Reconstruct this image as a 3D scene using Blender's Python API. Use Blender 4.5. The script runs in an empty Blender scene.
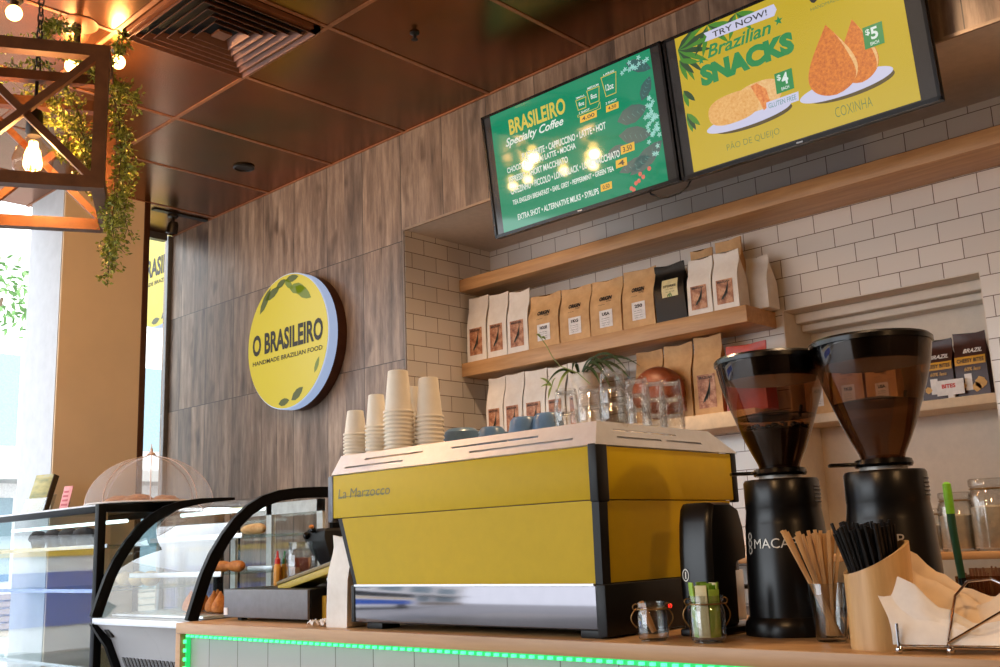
import bpy, bmesh, math, random
from mathutils import Vector, Matrix, noise
random.seed(7)
C = bpy.context.scene.collection
H = 1.28                                   # eye height: everything below is written relative to the camera
FPX, YAW, PIT, ROL = 1023.165, 0.751227, 0.20259, -0.0395457
PI = math.pi
# ------------------------------------------------------------------ camera
_f = Vector((-math.sin(YAW)*math.cos(PIT), math.cos(YAW)*math.cos(PIT), math.sin(PIT)))
_r = Vector((math.cos(YAW), math.sin(YAW), 0)); _u = _r.cross(_f)
_r2 = _r*math.cos(ROL)+_u*math.sin(ROL); _u2 = _u*math.cos(ROL)-_r*math.sin(ROL)
cam = bpy.data.cameras.new('camera'); camo = bpy.data.objects.new('camera', cam); C.objects.link(camo)
cam.sensor_width = 36; cam.sensor_fit = 'HORIZONTAL'; cam.lens = FPX/1000*36; cam.clip_start = .05
camo.matrix_world = Matrix(((_r2.x,_u2.x,-_f.x,0),(_r2.y,_u2.y,-_f.y,0),(_r2.z,_u2.z,-_f.z,H),(0,0,0,1)))
bpy.context.scene.camera = camo
def at(px, py, ax, val):
    d = _r2*((px-500)/FPX) - _u2*((py-333.5)/FPX) + _f
    return d*(val/d[ax])
# ------------------------------------------------------------------ materials
def lin(c): return tuple((v/255/12.92 if v/255 <= .04045 else ((v/255+.055)/1.055)**2.4) for v in c)
def rgba(c): return (*lin(c), 1)
class NT:
    def __init__(s, name):
        s.m = bpy.data.materials.new(name); s.m.use_nodes = True
        s.t = s.m.node_tree; s.n = s.t.nodes; s.l = s.t.links
        s.b = s.n['Principled BSDF']; s.o = s.n['Material Output']
    def node(s, t, **k):
        n = s.n.new(t)
        for a, v in k.items(): setattr(n, a, v)
        return n
    def link(s, a, b): s.l.new(a, b)
    def coord(s, scale=(1,1,1), kind='Object', rot=(0,0,0)):
        tc = s.node('ShaderNodeTexCoord'); mp = s.node('ShaderNodeMapping')
        mp.inputs['Scale'].default_value = scale; mp.inputs['Rotation'].default_value = rot
        s.link(tc.outputs[kind], mp.inputs[0]); return mp.outputs[0]
    def noise(s, vec, scale, detail=4, rough=.6):
        n = s.node('ShaderNodeTexNoise'); n.inputs['Scale'].default_value = scale
        n.inputs['Detail'].default_value = detail; n.inputs['Roughness'].default_value = rough
        s.link(vec, n.inputs['Vector']); return n.outputs['Fac']
    def ramp(s, fac, stops):
        r = s.node('ShaderNodeValToRGB'); e = r.color_ramp.elements
        while len(e) < len(stops): e.new(.5)
        for i, (p, c) in enumerate(stops): e[i].position = p; e[i].color = c if len(c) == 4 else rgba(c)
        s.link(fac, r.inputs[0]); return r.outputs[0]
    def mix(s, fac, a, b, mode='MIX'):
        m = s.node('ShaderNodeMix', data_type='RGBA', blend_type=mode)
        for sock, v in ((m.inputs['Factor'], fac), (m.inputs[6], a), (m.inputs[7], b)):
            if hasattr(v, 'default_value'): s.link(v, sock)
            else: sock.default_value = v
        return m.outputs[2]
    def bump(s, h, strength=.3, dist=.01):
        b = s.node('ShaderNodeBump'); b.inputs['Strength'].default_value = strength; b.inputs['Distance'].default_value = dist
        s.link(h, b.inputs['Height']); s.link(b.outputs[0], s.b.inputs['Normal'])
    def set(s, **k):
        for a, v in k.items(): s.b.inputs[a.replace('_', ' ')].default_value = v
        return s
def plain(name, c, rough=.5, metal=0, var=.06, nscale=30, spec=.5, bump=0, coat=0):
    t = NT(name); t.set(Roughness=rough, Metallic=metal); t.b.inputs['Specular IOR Level'].default_value = spec
    v = t.noise(t.coord(), nscale, 3)
    lo = tuple(max(0, x*(1-var*2)) for x in lin(c)); hi = tuple(min(1, x*(1+var*2)) for x in lin(c))
    t.link(t.ramp(v, [(.3, (*lo, 1)), (.7, (*hi, 1))]), t.b.inputs['Base Color'])
    if bump: t.bump(v, bump, .004)
    if coat: t.b.inputs['Coat Weight'].default_value = coat
    return t.m
def emit(name, c, s=1.0, rough=.5, base=None):
    t = NT(name); t.set(Roughness=rough); t.b.inputs['Base Color'].default_value = base or (0.01,0.01,0.01,1)
    t.b.inputs['Emission Color'].default_value = rgba(c); t.b.inputs['Emission Strength'].default_value = s
    return t.m
def glass(name, tint=(1,1,1), edge=(.75,.78,.8), refl=1.0, rough=.0, body=0):
    """thin clear wall: lets light pass, tints it at grazing angles, reflects by Fresnel"""
    t = NT(name); t.n.remove(t.b)
    lw = t.node('ShaderNodeLayerWeight'); lw.inputs['Blend'].default_value = .5
    sq = t.node('ShaderNodeMath', operation='POWER'); sq.inputs[1].default_value = 2.0; t.link(lw.outputs['Facing'], sq.inputs[0])
    col = t.mix(sq.outputs[0], (*tint, 1), (*edge, 1))
    tr = t.node('ShaderNodeBsdfTransparent'); t.link(col, tr.inputs[0])
    gl = t.node('ShaderNodeBsdfGlossy'); gl.inputs['Roughness'].default_value = rough
    pw = t.node('ShaderNodeMath', operation='POWER'); pw.inputs[1].default_value = 5.0; t.link(lw.outputs['Facing'], pw.inputs[0])
    mu = t.node('ShaderNodeMath', operation='MULTIPLY_ADD'); mu.inputs[1].default_value = .95*refl; mu.inputs[2].default_value = .045*refl; mu.use_clamp = True
    t.link(pw.outputs[0], mu.inputs[0])
    mx = t.node('ShaderNodeMixShader'); t.link(mu.outputs[0], mx.inputs[0]); t.link(tr.outputs[0], mx.inputs[1]); t.link(gl.outputs[0], mx.inputs[2])
    t.link(mx.outputs[0], t.o.inputs[0]); return t.m
def wood(name, a, b, rough=.45, scale=(2,2,30), n=3.0, bump=.05, kind='Object'):
    t = NT(name); t.set(Roughness=rough)
    v = t.noise(t.coord(scale, kind), n, 6, .65)
    t.link(t.ramp(v, [(.3, a), (.72, b)]), t.b.inputs['Base Color']); t.bump(v, bump, .003); return t.m
def bricks(name, axes, bw, bh, mortar, c1, c2, cm, offset=.5, rough=.2, shift=(0,0), grain=None, bumpy=.4):
    t = NT(name); t.set(Roughness=rough)
    tc = t.node('ShaderNodeTexCoord'); sp = t.node('ShaderNodeSeparateXYZ'); cb = t.node('ShaderNodeCombineXYZ')
    t.link(tc.outputs['Object'], sp.inputs[0])
    for i, ax in enumerate(axes):
        ad = t.node('ShaderNodeMath', operation='ADD'); ad.inputs[1].default_value = shift[i]
        t.link(sp.outputs[ax], ad.inputs[0]); t.link(ad.outputs[0], cb.inputs[i])
    br = t.node('ShaderNodeTexBrick'); br.offset = offset; br.offset_frequency = 2; br.squash = 1
    for k, v in (('Scale', 1), ('Mortar Size', mortar), ('Mortar Smooth', .1), ('Bias', 0), ('Brick Width', bw), ('Row Height', bh)): br.inputs[k].default_value = v
    br.inputs['Color1'].default_value = rgba(c1); br.inputs['Color2'].default_value = rgba(c2); br.inputs['Mortar'].default_value = rgba(cm)
    t.link(cb.outputs[0], br.inputs['Vector']); col = br.outputs['Color']
    if grain:
        g = grain(t, cb.outputs[0], br)
        col = t.mix(br.outputs['Fac'], g, rgba(cm))
    t.link(col, t.b.inputs['Base Color'])
    inv = t.node('ShaderNodeMath', operation='SUBTRACT'); inv.inputs[0].default_value = 1; t.link(br.outputs['Fac'], inv.inputs[1])
    t.bump(inv.outputs[0], bumpy, .003); return t.m
def plank_grain(t, vec, br):
    # tone of each plank (two sub-strips per tile), long grain and dark knots
    sp = t.node('ShaderNodeSeparateXYZ'); t.link(vec, sp.inputs[0])
    fx = t.node('ShaderNodeMath', operation='SNAP'); fx.inputs[1].default_value = .1525; t.link(sp.outputs[0], fx.inputs[0])
    fz = t.node('ShaderNodeMath', operation='SNAP'); fz.inputs[1].default_value = .6; t.link(sp.outputs[1], fz.inputs[0])
    cc = t.node('ShaderNodeCombineXYZ'); t.link(fx.outputs[0], cc.inputs[0]); t.link(fz.outputs[0], cc.inputs[1])
    wn = t.node('ShaderNodeTexWhiteNoise', noise_dimensions='2D'); t.link(cc.outputs[0], wn.inputs['Vector'])
    off = t.node('ShaderNodeVectorMath', operation='ADD'); t.link(vec, off.inputs[0])
    sc = t.node('ShaderNodeVectorMath', operation='SCALE'); sc.inputs['Scale'].default_value = 7; t.link(wn.outputs['Color'], sc.inputs[0]); t.link(sc.outputs[0], off.inputs[1])
    mp = t.node('ShaderNodeMapping'); mp.inputs['Scale'].default_value = (6.5, .8, 1); t.link(off.outputs[0], mp.inputs[0])
    g1 = t.noise(mp.outputs[0], 2.6, 7, .68)
    mp2 = t.node('ShaderNodeMapping'); mp2.inputs['Scale'].default_value = (5, 2.2, 1); t.link(off.outputs[0], mp2.inputs[0])
    g2 = t.noise(mp2.outputs[0], 1.6, 2, .5)
    base = t.ramp(g1, [(.28, (80,66,56)), (.5, (138,119,104)), (.72, (186,166,147))])
    tone = t.ramp(wn.outputs['Value'], [(0, (.7,.68,.68,1)), (1, (1.12,1.06,1.0,1))])
    c = t.mix(1.0, base, tone, 'MULTIPLY')
    knots = t.ramp(g2, [(.27, (.42,.38,.36,1)), (.4, (1,1,1,1))])
    return t.mix(1.0, c, knots, 'MULTIPLY')
# ------------------------------------------------------------------ mesh builder
def wloc(o):
    l = Vector((0,0,0))
    while o: l = l+o.location; o = o.parent
    return l
class MB:
    def __init__(s): s.v = []; s.f = []
    def add(s, vs, fs, M=None):
        k = len(s.v); s.v += [(M @ Vector(v)) if M else Vector(v) for v in vs]; s.f += [tuple(i+k for i in f) for f in fs]; return s
    def box(s, x0, y0, z0, x1, y1, z1, b=0, M=None, seg=2):
        bm = bmesh.new(); bmesh.ops.create_cube(bm, size=1)
        for v in bm.verts: v.co = Vector(((x0+x1)/2+v.co.x*(x1-x0), (y0+y1)/2+v.co.y*(y1-y0), (z0+z1)/2+v.co.z*(z1-z0)))
        if b: bmesh.ops.bevel(bm, geom=bm.edges[:], offset=b, segments=seg, profile=.5, affect='EDGES')
        return s.bm(bm, M)
    def bm(s, bm, M=None):
        bm.verts.index_update(); s.add([v.co.copy() for v in bm.verts], [[v.index for v in f.verts] for f in bm.faces], M); bm.free(); return s
    def lathe(s, prof, c=(0,0,0), n=24, M=None, a0=0, a1=2*PI):
        full = abs(a1-a0-2*PI) < 1e-6; m = n if full else n+1; vs = []; fs = []; rings = []
        for r, z in prof:
            if r < 1e-6: rings.append([len(vs)]); vs.append((c[0], c[1], c[2]+z)); continue
            rings.append(list(range(len(vs), len(vs)+m)))
            for i in range(m):
                a = a0+(a1-a0)*i/n; vs.append((c[0]+r*math.cos(a), c[1]+r*math.sin(a), c[2]+z))
        for A, B in zip(rings, rings[1:]):
            for i in range(n):
                j = (i+1) % m
                if len(A) == 1 and len(B) == 1: continue
                if len(A) == 1: fs.append((A[0], B[j], B[i]))
                elif len(B) == 1: fs.append((A[i], A[j], B[0]))
                else: fs.append((A[i], A[j], B[j], B[i]))
        return s.add(vs, fs, M)
    def loft(s, rings, closed=True, cap=True, M=None):
        n = len(rings[0]); vs = [p for r in rings for p in r]; fs = []
        for k in range(len(rings)-1):
            for i in range(n if closed else n-1):
                j = (i+1) % n; fs.append((k*n+i, k*n+j, (k+1)*n+j, (k+1)*n+i))
        if cap: fs.append(tuple(range(n))[::-1]); fs.append(tuple(range((len(rings)-1)*n, len(rings)*n)))
        return s.add(vs, fs, M)
    def tube(s, pts, r, n=8, M=None, flat=None, up=None):
        pts = [Vector(p) for p in pts]; rings = []; N = None
        for i, p in enumerate(pts):
            t = (pts[min(i+1, len(pts)-1)]-pts[max(i-1, 0)]).normalized()
            if N is None:
                N = Vector(up) if up else (Vector((0,0,1)) if abs(t.z) < .9 else Vector((1,0,0)))
            N = (N-t*N.dot(t)).normalized(); B = t.cross(N)
            ri = r[i] if isinstance(r, (list, tuple)) else r
            if flat: rings.append([p+N*(flat[0]*a)+B*(flat[1]*b) for a, b in ((-1,-1),(1,-1),(1,1),(-1,1))])
            else: rings.append([p+N*(ri*math.cos(2*PI*k/n))+B*(ri*math.sin(2*PI*k/n)) for k in range(n)])
        return s.loft(rings, M=M)
    def prism(s, poly, axis, d0, d1, M=None):
        mk = {'x': lambda a, b, d: (d, a, b), 'y': lambda a, b, d: (a, d, b), 'z': lambda a, b, d: (a, b, d)}[axis]
        return s.loft([[mk(a, b, d0) for a, b in poly], [mk(a, b, d1) for a, b in poly]], M=M)
    def ball(s, c, r, n=16, m=10, M=None):
        rx, ry, rz = r if isinstance(r, (tuple, list)) else (r, r, r)
        S = Matrix.Translation(c) @ Matrix.Diagonal((rx, ry, rz, 1))
        return s.lathe([(math.sin(PI*k/m), -math.cos(PI*k/m)) for k in range(m+1)], n=n, M=(M @ S) if M else S)
    def poly(s, pts): return s.add(pts, [tuple(range(len(pts)))])
    def build(s, name, m, parent=None, smooth=35, kind=None, fixed=False):
        if parent is not None: off = wloc(parent)-Vector((0,0,H)); loc = Vector((0,0,0))
        elif fixed: off = Vector((0,0,0)); loc = Vector((0,0,H))
        else:
            xs = [v.x for v in s.v]; ys = [v.y for v in s.v]
            off = Vector(((min(xs)+max(xs))/2, (min(ys)+max(ys))/2, min(v.z for v in s.v))); loc = off+Vector((0,0,H))
        me = bpy.data.meshes.new(name); me.from_pydata([v-off for v in s.v], [], s.f); me.update()
        bm = bmesh.new(); bm.from_mesh(me); bmesh.ops.recalc_face_normals(bm, faces=bm.faces[:]); bm.to_mesh(me); bm.free()
        if smooth:
            for p in me.polygons: p.use_smooth = True
            me.set_sharp_from_angle(angle=math.radians(smooth))
        for x in (m if isinstance(m, (list, tuple)) else [m]): me.materials.append(x)
        o = bpy.data.objects.new(name, me); o.location = loc; C.objects.link(o)
        if parent is not None: o.parent = parent
        if kind: o['kind'] = kind
        return o
    def struct(s, name, m, smooth=0): return s.build(name, m, smooth=smooth, kind='structure', fixed=True)
def tag(o, label, cat, group=None, kind=None):
    o['label'] = label; o['category'] = cat
    if group: o['group'] = group
    if kind: o['kind'] = kind
    return o
def thing(name, label, cat, loc=(0,0,0), group=None):
    o = bpy.data.objects.new(name, None); o.empty_display_size = .05; C.objects.link(o)
    o.location = Vector(loc)+Vector((0,0,H)); return tag(o, label, cat, group)
def dup(root, loc, label, rz=0, scale=None, group=None):
    kids = {}
    def cp(o, parent):
        c = o.copy(); C.objects.link(c)
        if parent: c.parent = parent
        for ch in o.children: cp(ch, c)
        return c
    r = cp(root, None); r.location = Vector(loc)+Vector((0,0,H)); r.rotation_euler = (0,0,rz); r['label'] = label
    if scale: r.scale = scale
    if group: r['group'] = group
    return r
# lettering: letters fitted into the box (u0,v0)-(u1,v1), mapped to space by fn(u, v)
def letters(mb, txt, u0, v0, u1, v1, fn, bold=0, shear=0, keep=False):
    cu = bpy.data.curves.new('lettering', 'FONT'); cu.body = txt; cu.resolution_u = 3; cu.offset = bold; cu.shear = shear
    ob = bpy.data.objects.new('lettering', cu); me = ob.to_mesh()
    vs = [v.co.copy() for v in me.vertices]; fs = [tuple(p.vertices) for p in me.polygons]; ob.to_mesh_clear()
    bpy.data.objects.remove(ob); bpy.data.curves.remove(cu)
    if not vs: return mb
    x0 = min(v.x for v in vs); x1 = max(v.x for v in vs); y0 = min(v.y for v in vs); y1 = max(v.y for v in vs)
    sx = (u1-u0)/(x1-x0); sy = (v1-v0)/(y1-y0)
    mb.add([fn(u0+(v.x-x0)*sx, v0+(v.y-y0)*sy) for v in vs], fs); return mb
def leaf_poly(u, v, L, w, a):
    pts = [(-.5,0),(-.25,.42),(.05,.5),(.3,.32),(.5,0),(.3,-.32),(.05,-.5),(-.25,-.42)]
    return [(u+math.cos(a)*p*L-math.sin(a)*q*w, v+math.sin(a)*p*L+math.cos(a)*q*w) for p, q in pts]
# ================================================================== the room
XL, XR, YF, YW, YB = -5.97, 1.7, -3.6, 3.27, 3.88      # shopfront, far end, street side, plank wall, tiled wall
ZF, ZC, ZS, XN = -H, 2.07, 1.557, -3.682              # floor, ceiling, soffit, side of the tiled recess
M_plank = bricks('plank_wall', (0, 2), .305, .6, .0022, (255,255,255), (255,255,255), (58,48,40), 0, .42, (3.7+.305*12, -.3+2.4), plank_grain, .25)
M_tile = bricks('subway_tile', (0, 2), .164, .0785, .0017, (226,220,212), (216,210,202), (120,104,90), .5, .16, (10.02, 4.994))
M_tile_side = bricks('subway_tile_side', (1, 2), .164, .0785, .0017, (226,220,212), (216,210,202), (120,104,90), .5, .16, (9.97, 4.994))
M_paint = plain('cream_paint', (222,212,198), .7, var=.02)
M_soffit = plain('soffit_paint', (200,186,170), .8, var=.03)
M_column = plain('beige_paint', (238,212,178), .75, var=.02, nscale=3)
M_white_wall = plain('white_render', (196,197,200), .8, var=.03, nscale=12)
t = NT('copper_panel'); t.set(Roughness=.24, Metallic=.85)
v = t.noise(t.coord((1,1,1)), .9, 4, .55); v2 = t.noise(t.coord((1,1,1)), 3.2, 6, .6)
c = t.ramp(v, [(.3, (98,82,32)), (.45, (126,80,30)), (.58, (142,72,28)), (.72, (108,64,26))])
c = t.mix(.3, c, t.ramp(v2, [(.3, (88,74,40)), (.7, (164,98,50))]))
t.link(c, t.b.inputs['Base Color']); M_copper = t.m
M_copper_trim = plain('copper_trim', (160,104,66), .5, .2, var=.1)
M_brown_metal = plain('brown_metal', (84,50,32), .4, .5)
M_dark = plain('dark_metal', (32,28,26), .4, .3)
M_black = plain('black_plastic', (10,10,10), .42, spec=.35)
M_floor = bricks('floor_tile', (0, 1), .6, .6, .004, (150,146,140), (142,138,132), (100,96,92), 0, .4)
M_road = plain('asphalt', (150,150,152), .85, var=.1)
MB().box(XL, YF, ZF-.1, XR, YB+.3, ZF).struct('floor', M_floor)
MB().box(-40, -30, ZF-.22, 40, 30, ZF-.12).struct('street', M_road)
MB().box(XL, YF, ZC, XR, YB+.3, ZC+.12).struct('ceiling', M_copper)
g = MB()
for y in (2.33, 1.73, 1.13, -.07, -1.27, -2.47): g.box(XL, y-.009, ZC-.004, XR, y+.009, ZC)
for k in range(13):
    x = -5.46+.6*k
    g.box(x-.009, YF, ZC-.0035, x+.009, YW, ZC)
g.box(XN-2.28, YW-.008, ZC-.008, XR, YW, ZC)
g.struct('trim_1', M_copper_trim)
MB().box(-5.56, 2.9, ZC-.008, -5.52, YW, ZC+.0).struct('trim_2', M_dark)
MB().box(XL-.1, YW, ZF, XN, YB+.3, ZC).struct('wall_left', M_plank)
MB().box(XN, YW, ZS, XR, YB+.3, ZC).struct('wall_bulkhead', M_plank)
MB().box(XN, YW+.003, ZS-.006, XR, YB, ZS).struct('trim_3', M_soffit)
MB().box(XN-.004, YW-.006, ZS-.008, XR, YW+.004, ZS+.004).struct('trim_4', plain('angle_trim', (150,130,112), .5, .3))
MB().box(XN-.006, YW-.006, ZF, XN+.003, YW+.004, ZS).struct('trim_5', plain('angle_trim_dark', (120,104,90), .5, .3))
MB().box(XN, YW, ZF, XN+.006, YB, ZS-.006).struct('wall_niche_side', M_tile_side)
# tiled back wall with its shallow painted opening
NX0, NX1, NZ1, NZ0, ND = -2.0, -1.2, .913, -.45, .235
w = MB(); w.box(XN, YB, ZF, NX0, YB+.3, ZS); w.box(NX1, YB, ZF, XR, YB+.3, ZS)
w.box(NX0, YB, NZ1, NX1, YB+.3, ZS); w.box(NX0, YB, ZF, NX1, YB+.3, NZ0); w.struct('wall_back', M_tile)
w = MB(); w.box(NX0-.02, YB+ND, NZ0-.02, NX1+.02, YB+.3, NZ1+.02); w.box(NX0-.02, YB+.002, NZ0, NX0+.004, YB+ND+.01, NZ1+.01)
w.box(NX1-.004, YB+.002, NZ0, NX1+.02, YB+ND+.01, NZ1+.01); w.box(NX0, YB+.002, NZ1-.004, NX1, YB+ND, NZ1+.02)
w.struct('wall_opening', M_paint)
w = MB(); w.box(NX0+.004, YB+.1, NZ1-.045, NX1-.004, YB+ND, NZ1-.004, .006); w.box(NX0+.004, YB+.15, NZ1-.075, NX1-.004, YB+ND, NZ1-.045, .006)
w.struct('trim_6', M_paint)
MB().box(XR, YF, ZF, XR+.15, YB+.3, ZC).struct('wall_right', plain('right_wall_paint', (120,96,74), .7))
MB().box(-2.2, YF-.15, ZF, XR, YF, ZC).struct('wall_front', plain('front_wall_paint', (120,96,74), .7))
# column by the shopfront: white on the street side, beige towards the bar
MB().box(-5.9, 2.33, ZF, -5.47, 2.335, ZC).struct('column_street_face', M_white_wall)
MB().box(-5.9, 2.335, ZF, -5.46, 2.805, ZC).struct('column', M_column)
MB().box(-5.5, 2.805, ZF, -5.455, 2.842, ZC, .004).struct('trim_7', M_brown_metal)
# shopfront glass beyond the column
M_win = glass('window_glass', (.97,.98,.98), (.85,.9,.9), .7)
MB().box(XL-.01, 2.9, ZF+.05, XL, YW-.05, ZC-.04).struct('window_1', M_win)
w = MB(); w.box(XL-.03, YW-.03, ZF, XL+.0, YW, ZC, .004); w.box(XL-.03, 2.86, ZC-.045, XL+.02, YW-.05, ZC); w.box(XL-.03, 2.82, ZF, XL+.02, 2.88, ZC)
w.struct('trim_8', plain('shopfront_frame', (120,120,120), .4, .4))
# ---------------------------------------------------------------- street outside (over-bright)
M_fac = bricks('street_facade', (1, 2), 2.4, 1.6, .35, (176,190,196), (160,176,184), (236,234,230), 0, .5)
M_cl = plain('street_render', (232,230,226), .8)
fb = thing('building', 'pale shop building across the street seen past the white column', 'building', (-19, 4, ZF-.12))
MB().box(-22, -14, ZF-.12, -18.4, 18, 6.2).build('facade', M_cl, fb)
w = MB()
for y in range(-13, 17, 3): w.box(-18.42, y, -.3, -18.36, y+2.2, 1.1); w.box(-18.42, y, 2.0, -18.36, y+2.2, 3.6)
w.build('window_row', plain('street_glass', (120,142,150), .15), fb)
MB().box(-18.4, -14, 1.35, -17.4, 18, 1.55).build('awning', plain('awning_metal', (170,170,166), .5), fb)
w = MB()
for k in range(6): w.box(-18.42, -14, -1.2+.12*k, -18.34+.02*(k % 2), 18, -1.11+.12*k)
w.build('plinth', plain('plinth_slats', (150,136,122), .7), fb)
# white delivery van on the street, seen only mirrored in the cases
van = thing('delivery_van', 'white delivery van with blue panel parked out on the street', 'van', (-13, -2.2, ZF-.12))
MB().prism([(-4.6,-1.0),(2.1,-1.0),(2.1,-.35),(1.2,.1),(.6,.95),(-4.6,.95)], 'x', -13.9, -12.1).build('body', plain('van_white', (236,238,240), .3), van)
MB().box(-12.11, -4.2, -.72, -12.08, -.2, -.12).build('side_panel', plain('van_blue', (38,92,190), .4), van)
MB().box(-12.11, -4.4, .06, -12.08, .4, .16).build('stripe', plain('van_yellow', (244,196,40), .4), van)
MB().box(-12.11, -4.4, .3, -12.075, .5, .86).build('window_band', plain('van_glass', (30,34,38), .3), van)
for y in (-3.6, .9):
    MB().lathe([(0,-.12),(.3,-.12),(.36,-.08),(.36,.08),(.3,.12),(.18,.1),(0,.1)], M=Matrix.Translation((-12.15,y,-1.04)) @ Matrix.Rotation(PI/2,4,'Y')).build('wheel', M_black, van)
# street tree whose leaves show past the column
tr = thing('street_tree', 'green street tree whose leaves show past the white column', 'tree', (-12.6, 4.0, ZF-.12))
_tc = at(2, 298, 0, -12.6); MB().tube([(_tc.x,_tc.y-.5,ZF-.12),(_tc.x+.03,_tc.y-.4,.6),(_tc.x,_tc.y,_tc.z)], [.07,.05,.02]).build('trunk', plain('bark', (96,78,60), .9), tr)
M_tree = plain('tree_leaf', (92,132,70), .6)
lf = MB(); rr = random.Random(4); tc_ = at(2, 298, 0, -12.6)
for k in range(260):
    d = Vector((rr.gauss(0,1),rr.gauss(0,1),rr.gauss(0,1))).normalized(); p = tc_+Vector((d.x*.5,d.y*.5,d.z*.55))*rr.uniform(.2,1)**.6
    d = Vector((rr.gauss(0,1),rr.gauss(0,1),rr.gauss(0,1))).normalized(); e = d.orthogonal().normalized()
    lf.add([p-d*.06, p+e*.022, p+d*.06, p-e*.022], [(0,1,2,3)])
lf.build('foliage', M_tree, tr, smooth=0)
# second sign hung outside behind the glass
_so = at(159, 268, 1, 3.42); SO = (_so.x, 3.42, _so.z)
# ================================================================== round lit wall sign
M_signy = emit('sign_yellow', (218,198,52), .6, .35, (0.25,.2,.02,1)); M_signw = emit('sign_white', (176,206,250), .62, .4, (.3,.3,.3,1))
M_ink = plain('sign_ink', (24,22,16), .5); M_leafg = emit('sign_leaf', (150,168,36), .5, .4); M_leafd = emit('sign_leaf_dark', (112,124,36), .45, .4)
def lay(o, ux, uz, n):
    return lambda d: (lambda u, v: Vector(o)+Vector(ux)*u+Vector(uz)*v+Vector(n)*d)
def round_sign(cx, cy, cz, R, label, dep, detail=True, name='wall_sign', blade=False):
    s = thing(name, label, 'sign', (cx, cy+dep, cz-R))
    RX = Matrix.Translation((cx,cy,cz)) @ Matrix.Rotation(-PI/2,4,'X')       # local z -> +y
    MB().lathe([(0,0),(R-.004,0),(R,.003),(R,.057)], n=64, M=RX).build('acrylic_edge', M_signw, s)
    MB().lathe([(R-.002,.057),(R-.002,dep-.002),(0,dep-.002)], n=64, M=RX).build('can', M_brown_metal if not blade else M_signw, s)
    MB().lathe([(0,-.002),(R-.006,-.002),(R-.006,.001)], n=64, M=RX).build('face', M_signy, s)
    L = lay((cx,cy,cz), (1,0,0), (0,0,1), (0,-1,0)); k = R/.37
    a = MB(); letters(a, 'O BRASILEIRO', -.318*k, -.045*k, .325*k, .075*k, L(.004), .035); a.build('lettering', M_ink, s)
    a = MB(); letters(a, 'HANDMADE BRAZILIAN FOOD', -.315*k, -.098*k, .32*k, -.073*k, L(.004), .02); a.build('tagline', M_ink, s)
    a = MB(); b = MB()
    for u, v, l, w, an, dk in ((-.2,.255,.17,.05,.9,1),(-.13,.285,.15,.05,.35,1),(-.05,.325,.1,.04,.3,1),(.02,.31,.1,.04,-.7,0),(.1,.27,.15,.06,-.2,0),(.15,.24,.17,.06,-.55,0),(.05,.335,.12,.04,0,1),
                               (-.27,-.2,.13,.06,2.3,1),(-.11,-.29,.15,.06,.7,0),(-.02,-.33,.1,.04,.1,1),(.1,-.3,.12,.05,.5,1),(.2,-.26,.14,.05,.2,0),(.27,-.17,.09,.03,1.1,0)):
        pts = [p for p in leaf_poly(u*k, v*k, l*k, w*k, an)]
        if all(math.hypot(*p) < R-.008 for p in pts): (a if dk else b).poly([L(.003)(*p) for p in pts])
    a.build('leaf_print', M_leafd, s); b.build('leaf_print', M_leafg, s)
    return s
round_sign(-4.51, 3.15, 1.112, .37, 'round yellow lit sign with black lettering on the timber plank wall', .12)
round_sign(*SO, .42, 'yellow round sign hanging outside behind the narrow strip of shopfront glass', .06, name='hanging_sign', blade=True)
MB()  # (bracket below)
w = MB(); w.tube([(SO[0],SO[1]+.03,SO[2]+.36),(SO[0],SO[1]+.03,SO[2]+.95)], .012)
w.build('bracket', M_dark, [o for o in bpy.data.objects if o.name.startswith('hanging_sign')][0])
# ================================================================== ceiling fittings
vent = thing('ceiling_vent', 'square brown louvred air diffuser set in the ceiling grid', 'vent', (-3.36, 2.03, ZC-.03))
x0, x1, y0, y1 = -3.64, -3.08, 1.75, 2.31; cx, cy = (x0+x1)/2, (y0+y1)/2
w = MB()
for a, b, c_, d in ((x0,y0,x1,y0+.035),(x0,y1-.035,x1,y1),(x0,y0,x0+.035,y1),(x1-.035,y0,x1,y1)): w.box(a, b, ZC-.02, c_, d, ZC-.001)
w.build('frame', plain('vent_frame', (140,88,56), .45, .2), vent)
MB().box(x0+.03, y0+.03, ZC-.004, x1-.03, y1-.03, ZC-.001).build('duct', plain('duct_black', (10,9,8), .9), vent)
M_lou = plain('louvre', (118,76,54), .38, .25)
for k in range(6):
    s0 = .245-.037*k; s1 = s0+.022; z0 = ZC-.006; z1 = ZC-.034
    for q in range(4):
        R_ = Matrix.Translation((cx,cy,0)) @ Matrix.Rotation(q*PI/2,4,'Z')
        MB().add([(-s0,-s0,z0),(s0,-s0,z0),(s1,-s1,z1),(-s1,-s1,z1),(-s0,-s0+.003,z0),(s0,-s0+.003,z0),(s1,-s1+.003,z1),(-s1,-s1+.003,z1)],
                 [(0,1,2,3),(7,6,5,4),(0,4,5,1),(3,2,6,7),(0,3,7,4),(1,5,6,2)], R_).build('louvre_blade', M_lou, vent)
MB().box(cx-.03, cy-.03, ZC-.03, cx+.03, cy+.03, ZC-.02).build('centre_plate', M_lou, vent)
sp_ = at(173, 214, 2, ZC)
sx_, sy_ = sp_.x, sp_.y
spot = thing('spotlight', 'small black spotlight fixed to the ceiling by the shopfront glass', 'spotlight', (sx_, sy_, ZC-.15))
MB().lathe([(0,0),(.03,0),(.034,-.009),(.03,-.022),(.01,-.026),(.01,-.05)], c=(sx_,sy_,ZC)).build('mount', M_dark, spot)
MB().lathe([(0,.034),(.022,.034),(.032,.015),(.035,-.038),(.03,-.042),(.026,-.03),(0,-.026)], M=Matrix.Translation((sx_,sy_,ZC-.082)) @ Matrix.Rotation(.35,4,'Y')).build('lamp_head', M_dark, spot)
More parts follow.
